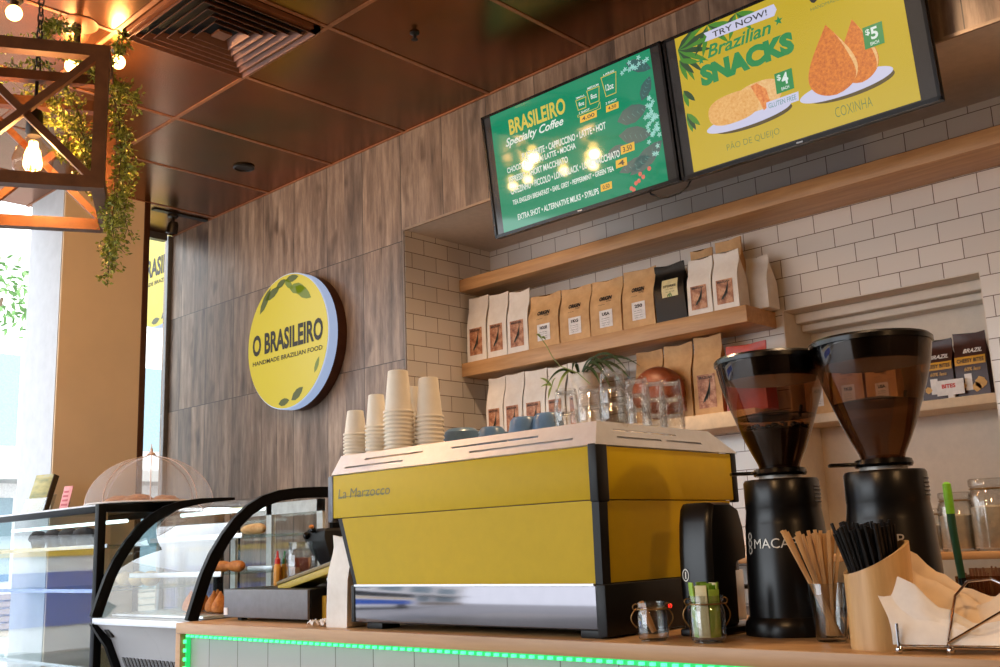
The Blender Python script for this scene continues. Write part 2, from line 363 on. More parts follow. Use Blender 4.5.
tag(MB().lathe([(0,0),(.055,0),(.058,-.008),(.05,-.012),(.045,-.004),(0,-.004)], c=(-4.6,2.93,ZC)).build('recessed_downlight', M_dark), 'dark recessed downlight in the copper ceiling near the plank wall', 'downlight')
tag(MB().lathe([(0,0),(.018,0),(.02,-.005),(.008,-.012),(.006,-.03),(.014,-.032),(0,-.034)], c=(-2.86,2.62,ZC)).build('sprinkler', M_dark), 'tiny dark sprinkler head on the copper ceiling beyond the vent', 'sprinkler')
# ================================================================== menu screens
TT = math.atan(.065/.56); N_ = Vector((0,-math.cos(TT),-math.sin(TT))); UZ = Vector((0,-math.sin(TT),math.cos(TT)))
def tvmap(o): return lambda d: (lambda u, v: Vector(o)+Vector((1,0,0))*u+UZ*v+N_*d)
E_green = emit('screen_green', (16,138,98), .95, .05); E_green2 = emit('screen_green_light', (60,170,130), .75, .15)
E_grey = emit('screen_blank', (60,58,56), .35, .1); E_yel = emit('screen_yellow', (206,176,34), .84, .25); E_white = emit('screen_white', (222,236,230), .9, .4)
E_gold = emit('screen_gold', (206,190,60), .85, .4); E_tag = emit('screen_tag', (226,176,30), .9, .4); E_dk = emit('screen_dark_leaf', (8,84,84), .9, .4)
E_teal = emit('screen_leaf_vein', (70,150,150), .8, .4); E_flower = emit('screen_flower', (150,215,205), .9, .4); E_red = emit('screen_berry', (216,92,76), .8, .4)
E_sg = emit('screen_snack_green', (14,140,72), .85, .4); E_lav = emit('screen_lavender', (206,206,232), .9, .4); E_ink = emit('screen_ink', (30,32,30), .6, .4)
E_pl = emit('screen_palm', (64,140,30), .8, .4); E_pd = emit('screen_palm_dark', (18,74,34), .7, .4); E_shadow = emit('screen_plate_under', (84,70,20), .8, .4)
def speck(name, a, b, s, sc=90):
    t = NT(name); v = t.noise(t.coord(), sc, 5, .7); t.set(Roughness=.4); t.b.inputs['Base Color'].default_value = (0.01,.01,.01,1)
    t.link(t.ramp(v, [(.3, a), (.7, b)]), t.b.inputs['Emission Color']); t.b.inputs['Emission Strength'].default_value = s; return t.m
E_or = speck('screen_crust', (186,80,8), (236,140,40), .9); E_ol = speck('screen_crust_pale', (226,160,84), (244,206,146), .9); E_roll = speck('screen_roll', (222,150,66), (244,196,124), .9)
E_fill = speck('screen_filling', (206,84,16), (250,170,90), .9, 60)
W_, H_ = .975, .56
def tv(o, label, blank):
    s = thing('menu_screen', label, 'screen', (o[0]+W_/2, o[1]+.04, o[2])); T = tvmap(o)
    def slab(mb, u0, v0, u1, v1, d0, d1, b=0):
        Mx = Matrix.Translation(o) @ Matrix(((1,0,0,0),(0,N_.y,UZ.y,0),(0,N_.z,UZ.z,0),(0,0,0,1)))
        return mb.box(u0, d0, v0, u1, d1, v1, b, Mx)
    slab(MB(), .0, .0, W_, H_, -.032, -.002, .004).build('back_case', M_black, s)
    z = MB(); slab(z, 0, 0, W_, .014, -.01, .006); slab(z, 0, H_-.011, W_, H_, -.01, .006); slab(z, 0, 0, .011, H_, -.01, .006); slab(z, W_-.011, 0, W_, H_, -.01, .006)
    z.build('bezel', plain('tv_bezel', (6,6,6), .18, spec=.3), s)
    slab(MB(), .009, .012, W_-.009, H_-.009, -.003, -.0005).build('panel', blank, s)
    slab(MB(), W_/2-.012, .003, W_/2+.012, .009, .005, .0075).build('maker_badge', plain('tv_badge', (120,120,120), .3, .8), s)
    z = MB(); slab(z, .3, .15, .36, .4, -.055, -.03); slab(z, .6, .15, .66, .4, -.055, -.03); z.tube([Vector(T(-.04)(.33,.3)), Vector((o[0]+.33, YW, o[2]+.36))], .012); z.tube([Vector(T(-.04)(.63,.3)), Vector((o[0]+.63, YW, o[2]+.36))], .012)
    z.build('wall_bracket', M_dark, s)
    return s, T
O1 = Vector((-2.99, 3.2, 1.33)); O2 = Vector((-2.005, 3.2, 1.325))
s1, T1 = tv(O1, 'wide menu screen with green coffee menu and price tags', E_grey)
def rect(mb, T, d, u0, v0, u1, v1, sk=0): mb.poly([T(d)(u0,v0), T(d)(u1,v0), T(d)(u1+sk,v1), T(d)(u0+sk,v1)]); return mb
rect(MB(), T1, .0005, .052, .013, .922, .551).build('green_picture', E_green, s1, 0)
z = MB(); letters(z, 'BRASILEIRO', .157, .43, .478, .50, T1(.0015), .03); z.build('menu_title', E_gold, s1, 0)
z = MB(); letters(z, 'Specialty Coffee', .125, .375, .458, .422, T1(.0015), .015, .35); z.build('menu_subtitle', E_white, s1, 0)
for txt, u0, u1, v0, v1 in (('FLAT WHITE \u2022 CAPPUCCINO \u2022 LATTE \u2022 HOT', .21,.668,.302,.332), ('CHOCOLATE \u2022 CHAI LATTE \u2022 MOCHA', .115,.505,.268,.293),
        ('ESPRESSO \u2022 SHORT MACCHIATO', .118,.455,.222,.25), ('CAFEZINHO \u2022 PICCOLO \u2022 LONG BLACK \u2022 LONG MACCHIATO', .121,.717,.17,.2),
        ('TEA ENGLISH BREAKFAST \u2022 EARL GREY \u2022 PEPPERMINT \u2022 GREEN TEA', .125,.679,.122,.144), ('EXTRA SHOT \u2022 ALTERNATIVE MILKS \u2022 SYRUPS', .144,.591,.05,.076)):
    z = MB(); letters(z, txt, u0, v0, u1, v1, T1(.0015), .02); z.build('menu_line', E_white, s1, 0)
for txt, u0, u1, v0, v1 in (('SMALL', .538,.585,.468,.476), ('MEDIUM', .603,.66,.488,.497), ('LARGE', .69,.745,.517,.525), ('8oz', .548,.577,.434,.451), ('8oz', .613,.645,.443,.464), ('12oz', .692,.732,.452,.478), ('1 SHOT', .545,.6,.402,.411), ('2 SHOT', .682,.738,.398,.407)):
    z = MB(); letters(z, txt, u0, v0, u1, v1, T1(.0015), .015); z.build('size_caption', E_white, s1, 0)
def outline(mb, T, d, pts, w=.003):
    for i in range(len(pts)):
        a, b = Vector(pts[i]), Vector(pts[(i+1) % len(pts)]); n = (b-a).orthogonal().normalized()*w/2; e = (b-a).normalized()*w/2
        mb.poly([T(d)(*(a-n-e)), T(d)(*(b-n+e)), T(d)(*(b+n+e)), T(d)(*(a+n-e))])
for u0, u1, v0, v1, q in ((.535,.589,.42,.463,.007), (.597,.661,.425,.484,.009), (.676,.752,.43,.514,.013)):
    z = MB(); outline(z, T1, .0013, [(u0+q,v0),(u1-q,v0),(u1,v1),(u0,v1)]); z.build('cup_icon', E_gold, s1, 0)
z = MB(); outline(z, T1, .0013, [(.535,.392),(.535,.4),(.64,.4),(.655,.42),(.655,.392)], .002); z.build('size_bracket', E_gold, s1, 0)
for txt, u0, u1, v0, v1 in (('4.00', .543,.631,.364,.392), ('4.50', .679,.742,.366,.392), ('3.50', .723,.79,.176,.21), ('4', .69,.745,.128,.16), ('0.50', .601,.658,.055,.085)):
    z = MB(); rect(z, T1, .0014, u0, v0, u1, v1, .003); tg = z.build('price_tag', E_tag, s1, 0)
    z = MB(); letters(z, txt, u0+.012, v0+.006, u1-.01, v1-.006, T1(.002), .02); z.build('price', E_ink, tg, 0)
z = MB(); z2 = MB(); z3 = MB(); z4 = MB()
for u, v, L, w, a in ((.86,.50,.13,.05,-.5), (.80,.32,.15,.075,.1), (.80,.235,.16,.07,-.25), (.84,.13,.2,.07,.5), (.78,.12,.16,.05,.15), (.88,.40,.1,.05,1.0), (.70,.2,.1,.04,.2)):
    P_ = leaf_poly(u, v, L, w, a); P_ = [(min(p[0], .921), p[1]) for p in P_]; z.poly([T1(.001)(*p) for p in P_])
    for k in range(-2, 3):
        c0 = (u+math.cos(a)*k*L*.16, v+math.sin(a)*k*L*.16); e = (c0[0]+math.cos(a+.9)*w*.34, c0[1]+math.sin(a+.9)*w*.34); f2 = (c0[0]+math.cos(a-.9)*w*.34, c0[1]+math.sin(a-.9)*w*.34)
        for q in (e, f2):
            if q[0] < .918: z2.poly([T1(.0013)(*c0), T1(.0013)(c0[0]+.002, c0[1]+.002), T1(.0013)(*q)])
rr = random.Random(3)
for k in range(46):
    u = .895+rr.gauss(0,.014)-abs(rr.gauss(0,.008)); v = rr.uniform(.13,.36) if k < 34 else rr.uniform(.49,.54)
    if k >= 34: u = rr.uniform(.78,.91)
    if u > .915: u = .912
    a0 = rr.uniform(0,2)
    for q in range(5):
        an = a0+q*2*PI/5; z3.poly([T1(.0016)(*p) for p in leaf_poly(u+math.cos(an)*.006, v+math.sin(an)*.006, .011, .005, an)])
for u, v in ((.80,.075),(.812,.06),(.775,.045),(.79,.05),(.845,.085),(.75,.03),(.76,.022)):
    z4.poly([T1(.0016)(u+.009*math.cos(2*PI*i/10), v+.009*math.sin(2*PI*i/10)) for i in range(10)])
z.build('leaf_art', E_dk, s1, 0); z2.build('leaf_veins', E_teal, s1, 0); z3.build('flower_art', E_flower, s1, 0); z4.build('berry_art', E_red, s1, 0)
# second screen
s2, T2 = tv(O2, 'wide menu screen with yellow snack advert and round pastries', E_grey)
rect(MB(), T2, .0005, .053, .02, .911, .55).build('yellow_picture', E_yel, s2, 0)
z = MB(); z.poly([T2(.0012)(*p) for p in ((.178,.49),(.465,.48),(.478,.5),(.47,.523),(.179,.524),(.19,.507))]); rb = z.build('banner', E_lav, s2, 0)
z = MB(); letters(z, 'TRY NOW!', .215, .493, .44, .515, T2(.0018), .01); z.build('banner_lettering', E_ink, rb, 0)
z = MB(); letters(z, 'Brazilian', .182, .423, .447, .472, T2(.0015), .02, .3); z.build('script_lettering', E_sg, s2, 0)
z = MB(); letters(z, 'SNACKS', .14, .325, .521, .405, T2(.0015), .07); z.build('heavy_lettering', E_sg, s2, 0)
def star(mb, T, d, u, v, r):
    mb.poly([T(d)(u+(r if i % 2 == 0 else r*.42)*math.cos(PI/2+i*PI/5), v+(r if i % 2 == 0 else r*.42)*math.sin(PI/2+i*PI/5)) for i in range(10)])
z = MB(); star(z, T2, .0014, .152, .425, .016); star(z, T2, .0014, .478, .457, .018); z.build('star', E_sg, s2, 0)
def oval(mb, T, d, u, v, a, b, n=36): mb.poly([T(d)(u+a*math.cos(2*PI*i/n), v+b*math.sin(2*PI*i/n)) for i in range(n)]); return mb
for u, v, a, b in ((.305,.155,.172,.03), (.676,.15,.166,.034)):
    oval(MB(), T2, .0009, u+.02, v-.012, a*.9, b).build('plate_shade_art', E_shadow, s2, 0); oval(MB(), T2, .0012, u, v, a, b).build('plate_art', E_lav, s2, 0)
def drop(T, d, u, v, w, h):
    pr = [(w/2*math.sin(PI*t**.58), v+h*t) for t in [(i/24)**1.3 for i in range(25)]]
    return [T(d)(u+a, b) for a, b in pr]+[T(d)(u-a, b) for a, b in pr[-2:0:-1]]
for u, v, w, h, nm in ((.735,.14,.135,.222,1), (.643,.128,.18,.25,2)):
    MB().poly(drop(T2, .0014+.0006*nm, u, v, w, h)).build('pastry_art', E_or, s2, 0)
    ed = [(w/2*math.sin(PI*t**.58), v+h*t) for t in [.12+.05*q for q in range(16)]]
    MB().poly([T2(.0018+.0006*nm)(u+a*.97, b) for a, b in ed]+[T2(.0018+.0006*nm)(u+a*(.97-.17*math.sin(PI*q/15)), b) for q, (a, b) in list(reversed(list(enumerate(ed))))[1:-1]]).build('pastry_highlight_art', E_ol, s2, 0)
def blob(T, d, u, v, a, b, p=2.6, n=40):
    return [T(d)(u+a*math.copysign(abs(math.cos(2*PI*i/n))**(2/p), math.cos(2*PI*i/n)), v+b*math.copysign(abs(math.sin(2*PI*i/n))**(2/p), math.sin(2*PI*i/n))) for i in range(n)]
MB().poly(blob(T2, .0016, .36, .218, .09, .052)).build('bread_art', E_ol, s2, 0)
MB().poly(blob(T2, .002, .255, .208, .105, .055)).build('bread_art', E_roll, s2, 0)
MB().poly([T2(.0023)(*p) for p in ((.335,.262),(.36,.266),(.392,.235),(.4,.19),(.39,.168),(.372,.16),(.36,.2))]).build('filling_art', E_fill, s2, 0)
for u0, v0, u1, v1, tx in ((.43,.2,.5,.274,'4'), (.763,.243,.832,.318,'5')):
    z = MB(); rect(z, T2, .0034, u0, v0, u1-.002, v1, .002); tg = z.build('price_square', E_sg, s2, 0)
    z = MB(); w = u1-u0; letters(z, '$', u0+w*.14, v0+w*.62, u0+w*.36, v0+w*.95, T2(.004), .02); letters(z, tx, u0+w*.38, v0+w*.36, u0+w*.74, v0+w*.96, T2(.004), .03); letters(z, 'EACH', u0+w*.3, v0+w*.1, u0+w*.72, v0+w*.26, T2(.004), .02); z.build('price', E_white, tg, 0)
z = MB(); rect(z, T2, .0038, .383, .152, .508, .184, .003); tg = z.build('note_strip', E_lav, s2, 0)
z = MB(); letters(z, 'GLUTEN FREE', .393, .159, .5, .177, T2(.0044), 0); z.build('note_lettering', E_teal, tg, 0)
E_cap = emit('screen_caption', (120,140,70), .8, .4)
z = MB(); letters(z, 'P\u00c3O DE QUEIJO', .205, .052, .418, .088, T2(.0014), -.01); letters(z, 'COXINHA', .627, .05, .757, .086, T2(.0014), -.01); z.build('caption_lettering', E_cap, s2, 0)
z = MB(); letters(z, 'O BRASILEIRO', .6, .468, .86, .525, T2(.0014), .03); z.build('logo_lettering', E_ink, s2, 0)
z = MB(); letters(z, 'HANDMADE BRAZILIAN FOOD', .6, .443, .86, .455, T2(.0014), .0); z.build('logo_tagline', E_cap, s2, 0)
za = MB(); zb = MB()
for base, angs, L in (((.06,.5), [-1.2,-.9,-.6,-.3,0,.2,.45,.7], .15), ((.06,.46), [-1.3,-.9,-.4], .09), ((.2,.548), [-.9,-.6,-.3,-2.2,-1.9], .12), ((.32,.548), [-1.0,-.7,-.4,-2.4,-2.0], .1), ((.06,.34), [-1.4,-.9], .07), ((.06,.25), [-1.4,-1.2,-.9], .08)):
    for i, a in enumerate(angs):
        P_ = leaf_poly(base[0]+math.cos(a)*L/2, base[1]+math.sin(a)*L/2, L, .021, a); P_ = [(max(.054, p[0]), min(.549, p[1])) for p in P_]
        (za if i % 2 == 0 else zb).poly([T2(.0009+.00005*i)(*p) for p in P_])
for u, v, L, a in ((.79,.51,.11,-1.9),(.83,.5,.13,-2.1),(.87,.47,.1,-1.8),(.895,.45,.12,-1.75),(.85,.53,.08,-.9)):
    (za if u < .86 else zb).poly([T2(.001)(min(p[0],.91), min(p[1],.549)) for p in leaf_poly(u, v, L, .026, a)])
za.build('palm_art', E_pl, s2, 0); zb.build('palm_art', E_pd, s2, 0)
# power lead looping under the screens
pts = [at(x, y, 1, 3.23) for x, y in ((648,187),(651,194),(658,197),(668,197),(680,193),(688,186),(692,178))]
tag(MB().tube(pts, .004, 6).build('power_lead', M_black), 'thin black power lead looping below the gap between the two screens', 'cable')
# ================================================================== shelves
M_oak = wood('shelf_oak', (172,126,80), (210,164,112), .45, (1.2,14,14), 2.4)
M_pale = plain('pale_shelf', (212,190,160), .5, var=.04)
YSF = 3.638
def shelf(x0, x1, y0, y1, z0, z1, label, m=M_oak, name='wall_shelf'): return tag(MB().box(x0, y0, z0, x1, y1, z1, .002).build(name, m), label, 'shelf', 'wall shelves')
shelf(XN+.008, .9, YSF, YB, 1.289, 1.353, 'long empty oak shelf directly below the menu screens')
shelf(XN+.008, -2.03, YSF, YB, .841, .911, 'oak shelf carrying the upper row of coffee bags')
shelf(XN+.008, -2.03, YSF, YB, .427, .49, 'pale shelf behind the glasses carrying the potted plant', M_pale)
shelf(NX0+.005, NX1-.005, YB+.01, YB+ND, .429, .465, 'pale shelf inside the painted wall opening under brown snack bags', M_pale)
shelf(-2.35, .6, 3.62, YB, -.112, -.087, 'low oak shelf holding glass storage jars behind the napkins')
# ================================================================== coffee bags
def paper(name, a, b, rough=.65, spec=.4):
    t = NT(name); t.set(Roughness=rough); v = t.noise(t.coord((1,1,1)), 14, 4, .6)
    t.link(t.ramp(v, [(.3, a), (.7, b)]), t.b.inputs['Base Color']); t.bump(v, .25, .006); t.b.inputs['Specular IOR Level'].default_value = spec; return t.m
M_kraft = paper('kraft_paper', (192,148,98), (220,178,126)); M_bagw = paper('white_bag', (222,214,204), (238,232,224), .45)
M_bagb = paper('black_foil', (5,5,6), (10,10,11), .38, .2); M_foil = paper('silver_foil', (140,140,142), (190,190,190), .25); M_bagr = paper('red_foil', (150,24,16), (196,48,30), .3)
M_brownbag = paper('brown_snack_foil', (44,20,14), (70,34,22), .35)
M_lab = plain('white_label', (226,222,220), .5); M_print = plain('black_print', (24,20,18), .6); M_cream = plain('cream_label', (224,212,160), .5); M_gold = plain('gold_band', (206,150,30), .5); M_red = plain('red_print', (200,60,50), .6)
M_green = plain('green_print', (70,120,50), .6); M_tan = plain('tan_print', (206,160,90), .6)
t = NT('brown_photo_label'); v = t.noise(t.coord(), 26, 5, .7); t.link(t.ramp(v, [(.3, (96,52,34)), (.48, (168,108,72)), (.62, (206,156,118)), (.75, (124,84,62))]), t.b.inputs['Base Color']); M_photo = t.m
M_leafp = plain('leaf_print', (58,60,50), .6)
def bag(name, label, xa, xb, yb_px, yt_px, YF_, z0, depth, m, style, group, seed, h=None, tilt=0, mtop=.96, cut=0):
    xm = (xa+xb)/2
    Xa = at(xa, yb_px, 1, YF_).x; Xb = at(xb, yb_px, 1, YF_).x; w = Xb-Xa; cx = (Xa+Xb)/2
    ymid = YF_+depth*.35
    if h is None: h = at(xm, yt_px, 1, ymid).z-z0
    s = thing(name, label, 'bag', (cx, YF_+depth/2, z0), group)
    rnd = random.Random(seed); ox = rnd.uniform(0, 50); lean = tilt
    def yfront(t):                                       # depth of the front face at height fraction t
        k = max(0, min(1, (t-.52)/.42)); k = k*k*(3-2*k); return -depth/2+k*(depth*.32)
    def yback(t):
        k = max(0, min(1, (t-.45)/.5)); k = k*k*(3-2*k); return depth/2-k*(depth*.66)
    rings = []; T_ = [0,.012,.05,.18,.34,.52,.64,.74,.82,.89,.94,.945,1.0]
    for t in T_:
        hw = w/2*(.94 if t == 0 else 1.0)*(1-.03*math.sin(PI*min(1, t))); yf, yb = yfront(t), yback(t)
        if t >= .94: yf = yb = (yfront(.94)+yback(.94))/2; yf -= .003; yb += .003
        pinch = w*.16*max(0, (t-.25)/.7) if t < .94 else 0
        ring = []
        for i in range(9): ring.append((-hw+2*hw*i/8, yf))
        for i in (1,2,3): q = 1-abs(i-2)/2; ring.append((hw-pinch*(q if i != 2 else 1), yf+(yb-yf)*i/4))
        for i in range(9): ring.append((hw-2*hw*i/8, yb))
        for i in (1,2,3): ring.append((-hw+pinch*(.5 if i != 2 else 1), yb+(yf-yb)*i/4))
        amp = .0009+.0075*max(0, (t-.5))*(1.2 if t < .93 else .7)
        out = []
        for (x, y) in ring:
            n1 = noise.noise(Vector((x*22+ox, t*6+ox, y*20))); n2 = noise.noise(Vector((x*16-ox, t*9, y*18+ox)))
            out.append(Vector((cx+x+n2*amp*.7+lean*t*h, YF_+depth/2+y+n1*amp, z0+h*t+(n2*.006 if t > .9 else 0)+(abs(x)/w*.014 if t > .92 else 0))))
        rings.append(out)
    b = MB().loft(rings).build('bag_body', m, s, 60)
    fn = lambda d: (lambda u, v: Vector((cx+u*w+lean*v*h, YF_+depth/2+yfront(v)-.0022-d, z0+v*h)))
    def quad(u0, v0, u1, v1, mm, nm, d=0, par=None, n=5):
        q = MB(); vs = [fn(d)(u0+(u1-u0)*i/n, v0+(v1-v0)*j/n) for j in range(n+1) for i in range(n+1)]
        return q.add(vs, [(j*(n+1)+i, j*(n+1)+i+1, (j+1)*(n+1)+i+1, (j+1)*(n+1)+i) for j in range(n) for i in range(n)]).build(nm, mm, par or s, 30)
    if style == 'photo':
        q = quad(-.34, .1, .3, .52, M_photo, 'photo_label')
        z = MB()
        for k in range(4): z.poly([fn(.001)(*p) for p in leaf_poly(-.06+.05*k, .24+.035*k, .3, .045, .9+.25*(k-1.5))])
        z.build('leaf_print', M_leafp, q, 0)
        z = MB(); letters(z, 'BRAZILIAN', -.28, .465, .2, .5, fn(.001), .03); z.build('label_lettering', M_print, q, 0)
    elif style == 'kraft':
        z = MB(); letters(z, 'ORIGIN', -.19, .62, .2, .7, fn(.0006), .05); letters(z, 'COFFEE', .04, .585, .19, .607, fn(.0006), .02); letters(z, 'ROASTERS', -.19, .54, .0, .553, fn(.0006), 0); z.build('brand_lettering', M_print, s, 0)
        q = quad(-.19, .13, .22, .44, M_lab, 'paper_label')
        z = MB(); letters(z, ['HOUSE', '1KG', 'USA', '250'][seed % 4], -.1, .34, .14, .40, fn(.001), .05)
        for k in range(4): letters(z, ['beans whole roast', 'packed fresh', 'medium dark', 'single origin'][k], -.12, .28-.04*k, .12, .3-.04*k, fn(.001), 0)
        z.build('label_lettering', M_print, q, 0)
    elif style == 'black':
        q = quad(-.22, .42, .3, .74, M_cream, 'cream_label')
        z = MB(); letters(z, 'STORIES', -.16, .59, .25, .635, fn(.001), .03); letters(z, 'coffee roasters', -.08, .55, .2, .568, fn(.001), 0); letters(z, 'filter roast beans', -.08, .5, .2, .518, fn(.001), 0); z.build('label_lettering', M_print, q, 0)
        z = MB()
        for k in range(3): z.poly([fn(.001)(*p) for p in leaf_poly(-.02+.05*k, .45, .1, .03, .6+.6*k)])
        z.build('leaf_print', M_green, q, 0)
    elif style == 'snack':
        q = quad(-.47, .50, .47, .635, M_gold, 'gold_band')
        z = MB(); letters(z, 'CHEESY BITES', -.4, .535, .42, .6, fn(.001), .03); z.build('band_lettering', M_print, q, 0)
        z = MB(); letters(z, 'BRAZIL', -.2, .69, .38, .76, fn(.0006), .03, .3); z.build('top_lettering', M_lab, s, 0)
        z = MB(); letters(z, '60% less', -.2, .4, .3, .46, fn(.0006), .02, .2); z.build('claim_lettering', M_tan, s, 0)
        z = MB()
        for u, v, r in ((.25,.2,.17),(.12,.14,.13),(-.3,.18,.1)): z.poly([fn(.0008)(u+r*(1+.15*math.cos(3*i))*math.cos(2*PI*i/14), v+r*.55*(1+.12*math.sin(2*i))*math.sin(2*PI*i/14)) for i in range(14)])
        z.build('snack_print', M_tan, s, 0)
        quad(-.22, .1, .0, .36, M_lab, 'clear_window', .0003)
    elif style == 'redfoil':
        z = MB(); letters(z, 'CRUNCH', -.35, .6, .35, .75, fn(.001), .04); z.build('lettering', M_lab, s, 0)
    return s
ZL, ZT3 = .9115, .4905; YU = 3.655
GU, GT = 'coffee bags on the oak shelf', 'coffee bags on the pale shelf behind the glasses'
bag('coffee_bag', 'white coffee bag at the tiled end of the upper bag row', 467.5, 487, 360, 299, YU, ZL, .085, M_bagw, 'photo', GU, 1)
bag('coffee_bag', 'white coffee bag second from the tiled end of the upper row', 488, 507.5, 358, 295, YU, ZL, .085, M_bagw, 'photo', GU, 2)
bag('coffee_bag', 'white coffee bag third from the tiled end, beside kraft bags', 508, 529, 353, 292, YU, ZL, .085, M_bagw, 'photo', GU, 3)
bag('coffee_bag', 'kraft coffee bag beside the three narrow white bags', 529, 560, 349, 296, YU, ZL, .09, M_kraft, 'kraft', GU, 4)
bag('coffee_bag', 'kraft coffee bag second along from the narrow white bags', 560.5, 591, 342, 289, YU, ZL, .09, M_kraft, 'kraft', GU, 5)
bag('coffee_bag', 'kraft coffee bag third along, second from the black bag', 591, 623, 335, 281, YU, ZL, .09, M_kraft, 'kraft', GU, 6)
bag('coffee_bag', 'tall kraft coffee bag touching the black bag', 623.5, 656, 327, 271, YU, ZL, .09, M_kraft, 'kraft', GU, 7)
bag('coffee_bag', 'glossy black coffee bag with a cream label', 657, 688, 321, 265, YU, ZL, .085, M_bagb, 'black', GU, 8, tilt=-.06)
bag('coffee_bag', 'white coffee bag with brown label touching the black bag', 688.5, 713.5, 314, 260, YU, ZL, .085, M_bagw, 'photo', GU, 9)
bag('coffee_bag', 'white coffee bag with brown label nearest the oak shelf end', 714, 740, 308, 253, YU, ZL, .085, M_bagw, 'photo', GU, 10)
bag('coffee_bag', 'plain white bag behind the last labelled bag at the shelf end', 746, 769, 303, 258, YU+.105, ZL, .09, M_bagw, '', GU, 11)
bag('coffee_bag', 'kraft bag top showing behind the white bag next to the black one', 691, 714, 305, 249, YU+.11, ZL, .08, M_kraft, '', GU, 12, h=.315)
bag('coffee_bag', 'kraft bag top showing behind the last labelled white bag', 716.5, 743, 300, 245, YU+.11, ZL, .08, M_kraft, '', GU, 13, h=.328)
bag('coffee_bag', 'silver foil bag peeping out behind the black bag', 648, 678, 314, 264, YU+.11, ZL, .08, M_foil, '', GU, 14, h=.285)
for i, (a, b, yt, yb, lb) in enumerate(((487,504,379,438,'white coffee bag at the tiled end of the row behind the mugs'), (504.5,523.5,375,436,'white coffee bag second from the tiled end behind the mugs'),
        (524,546.5,371,432,'white coffee bag third from the tiled end behind the mugs'), (547,566.5,368,430,'white coffee bag just before the white plant pot'), (567.5,591,363,426,'white coffee bag directly behind the white plant pot'))):
    bag('coffee_bag', lb, a, b, yb, yt, YU, ZT3, .085, M_bagw, 'photo', GT, 20+i)
for i, (a, b, yt, yb, lb) in enumerate(((637,664,352,421,'brown kraft bag behind the copper bowl'), (665,694,346,418,'brown kraft bag between the copper bowl and the end bag'), (695.5,724,337,414,'brown kraft bag with picture label beside the red packet'))):
    bag('coffee_bag', lb, a, b, yb, yt, YU+.06, ZT3, .09, M_kraft, 'photo', GT, 31+i)
bag('snack_packet', 'red foil packet showing above the lid of the bean-filled hopper', 727, 768, 406, 345, YU+.05, ZT3, .09, M_bagr, 'redfoil', GT, 40)
GN = 'snack packets in the wall opening'
YN = YB+.05
bag('snack_packet', 'brown snack packet behind the small price card', 923, 956.5, 395, 341, YN, .4655, .07, M_brownbag, 'snack', GN, 50)
bag('snack_packet', 'brown snack packet nearest the tiled edge of the opening', 957.5, 991, 392, 333, YN, .4655, .07, M_brownbag, 'snack', GN, 51)
for i, (a, b, lb) in enumerate(((806,832,'kraft packet seen through the empty hopper, nearest the other grinder'), (834,866,'kraft packet seen through the middle of the empty hopper'), (868,900,'kraft packet behind the empty hopper, next to brown snack packets'))):
    bag('snack_packet', lb, a, b, 408, 352, YN, .4655, .07, M_kraft, 'kraft', GN, 60+i)
pc = at(951, 392, 1, YB+.03)
s = thing('price_card', 'small white price card clipped in front of the brown snack packet', 'card', (pc.x, YB+.03, .4655))
MB().box(pc.x-.05, YB+.028, .478, pc.x+.05, YB+.031, .535).build('card', M_lab, s)
z = MB(); letters(z, 'BITES', -.03, .026, .02, .042, lambda u, v: Vector((pc.x+u, YB+.0272, .478+v)), .05); z.build('lettering', M_red, s, 0)
MB().box(pc.x-.012, YB+.03, .4655, pc.x+.012, YB+.042, .49).build('clip', M_lab, s)
# ------------------------------------------------------------------ plant pot, bowl
pp = at(587, 404, 1, 3.70)
s = thing('potted_plant', 'spider plant in a white pot behind the upturned glasses', 'plant', (pp.x, 3.70, ZT3))
ztop = at(587, 374, 1, 3.70).z-ZT3
MB().lathe([(0,0),(.048,0),(.055,.01),(.07,ztop-.012),(.072,ztop),(.066,ztop),(.064,ztop-.02),(0,ztop-.02)], c=(pp.x,3.70,ZT3), n=32).build('pot', plain('white_pot', (238,228,214), .4), s)
M_sp = plain('plant_leaf', (52,74,36), .45, var=.2); M_sp2 = plain('plant_leaf_light', (128,150,70), .45, var=.15)
def strap(mb, pts, w):
    pts = [Vector(p) for p in pts]; L = []; R = []; Mm = []
    for i, p in enumerate(pts):
        tt = (pts[min(i+1,len(pts)-1)]-pts[max(0,i-1)]).normalized(); sd = tt.cross(Vector((.3,-.8,.5))).normalized(); k = w*math.sin(PI*(.12+.86*i/(len(pts)-1)))
        nrm = sd.cross(tt).normalized(); L.append(p+sd*k+nrm*k*.4); R.append(p-sd*k+nrm*k*.4); Mm.append(p)
    k = len(mb.v)
    for a, b, c in zip(L, Mm, R): mb.v += [a, b, c]
    for i in range(len(pts)-1):
        q = k+3*i; mb.f += [(q,q+1,q+4,q+3),(q+1,q+2,q+5,q+4)]
def arc(p0, p1, lift, n=10): p0 = Vector(p0); p1 = Vector(p1); return [p0.lerp(p1, i/n)+Vector((0,0,lift*4*(i/n)*(1-i/n))) for i in range(n+1)]
top = Vector((pp.x, 3.66, ZT3+ztop-.03))
for (px, py, dy, li, m_) in ((546,386,-.06,.06,0),(556,395,-.08,.07,1),(602,388,-.05,.07,0),(622,386,-.06,.1,0),(634,384,-.02,.09,0),(612,392,-.07,.1,0),(606,372,0,.08,0),(640,366,.0,.07,0),(572,372,-.03,.06,0),(628,372,-.04,.1,0)):
    z = MB(); strap(z, arc(top, at(px, py, 1, 3.60+dy), li), .009); z.build('leaf', M_sp if m_ == 0 else M_sp2, s)
z = MB(); run = [at(x, y, 1, 3.57) for x, y in ((590,384),(578,373),(560,366),(553,358),(546,345),(539,335))]
z.tube(run, .0022, 6); z.build('runner', M_sp2, s)
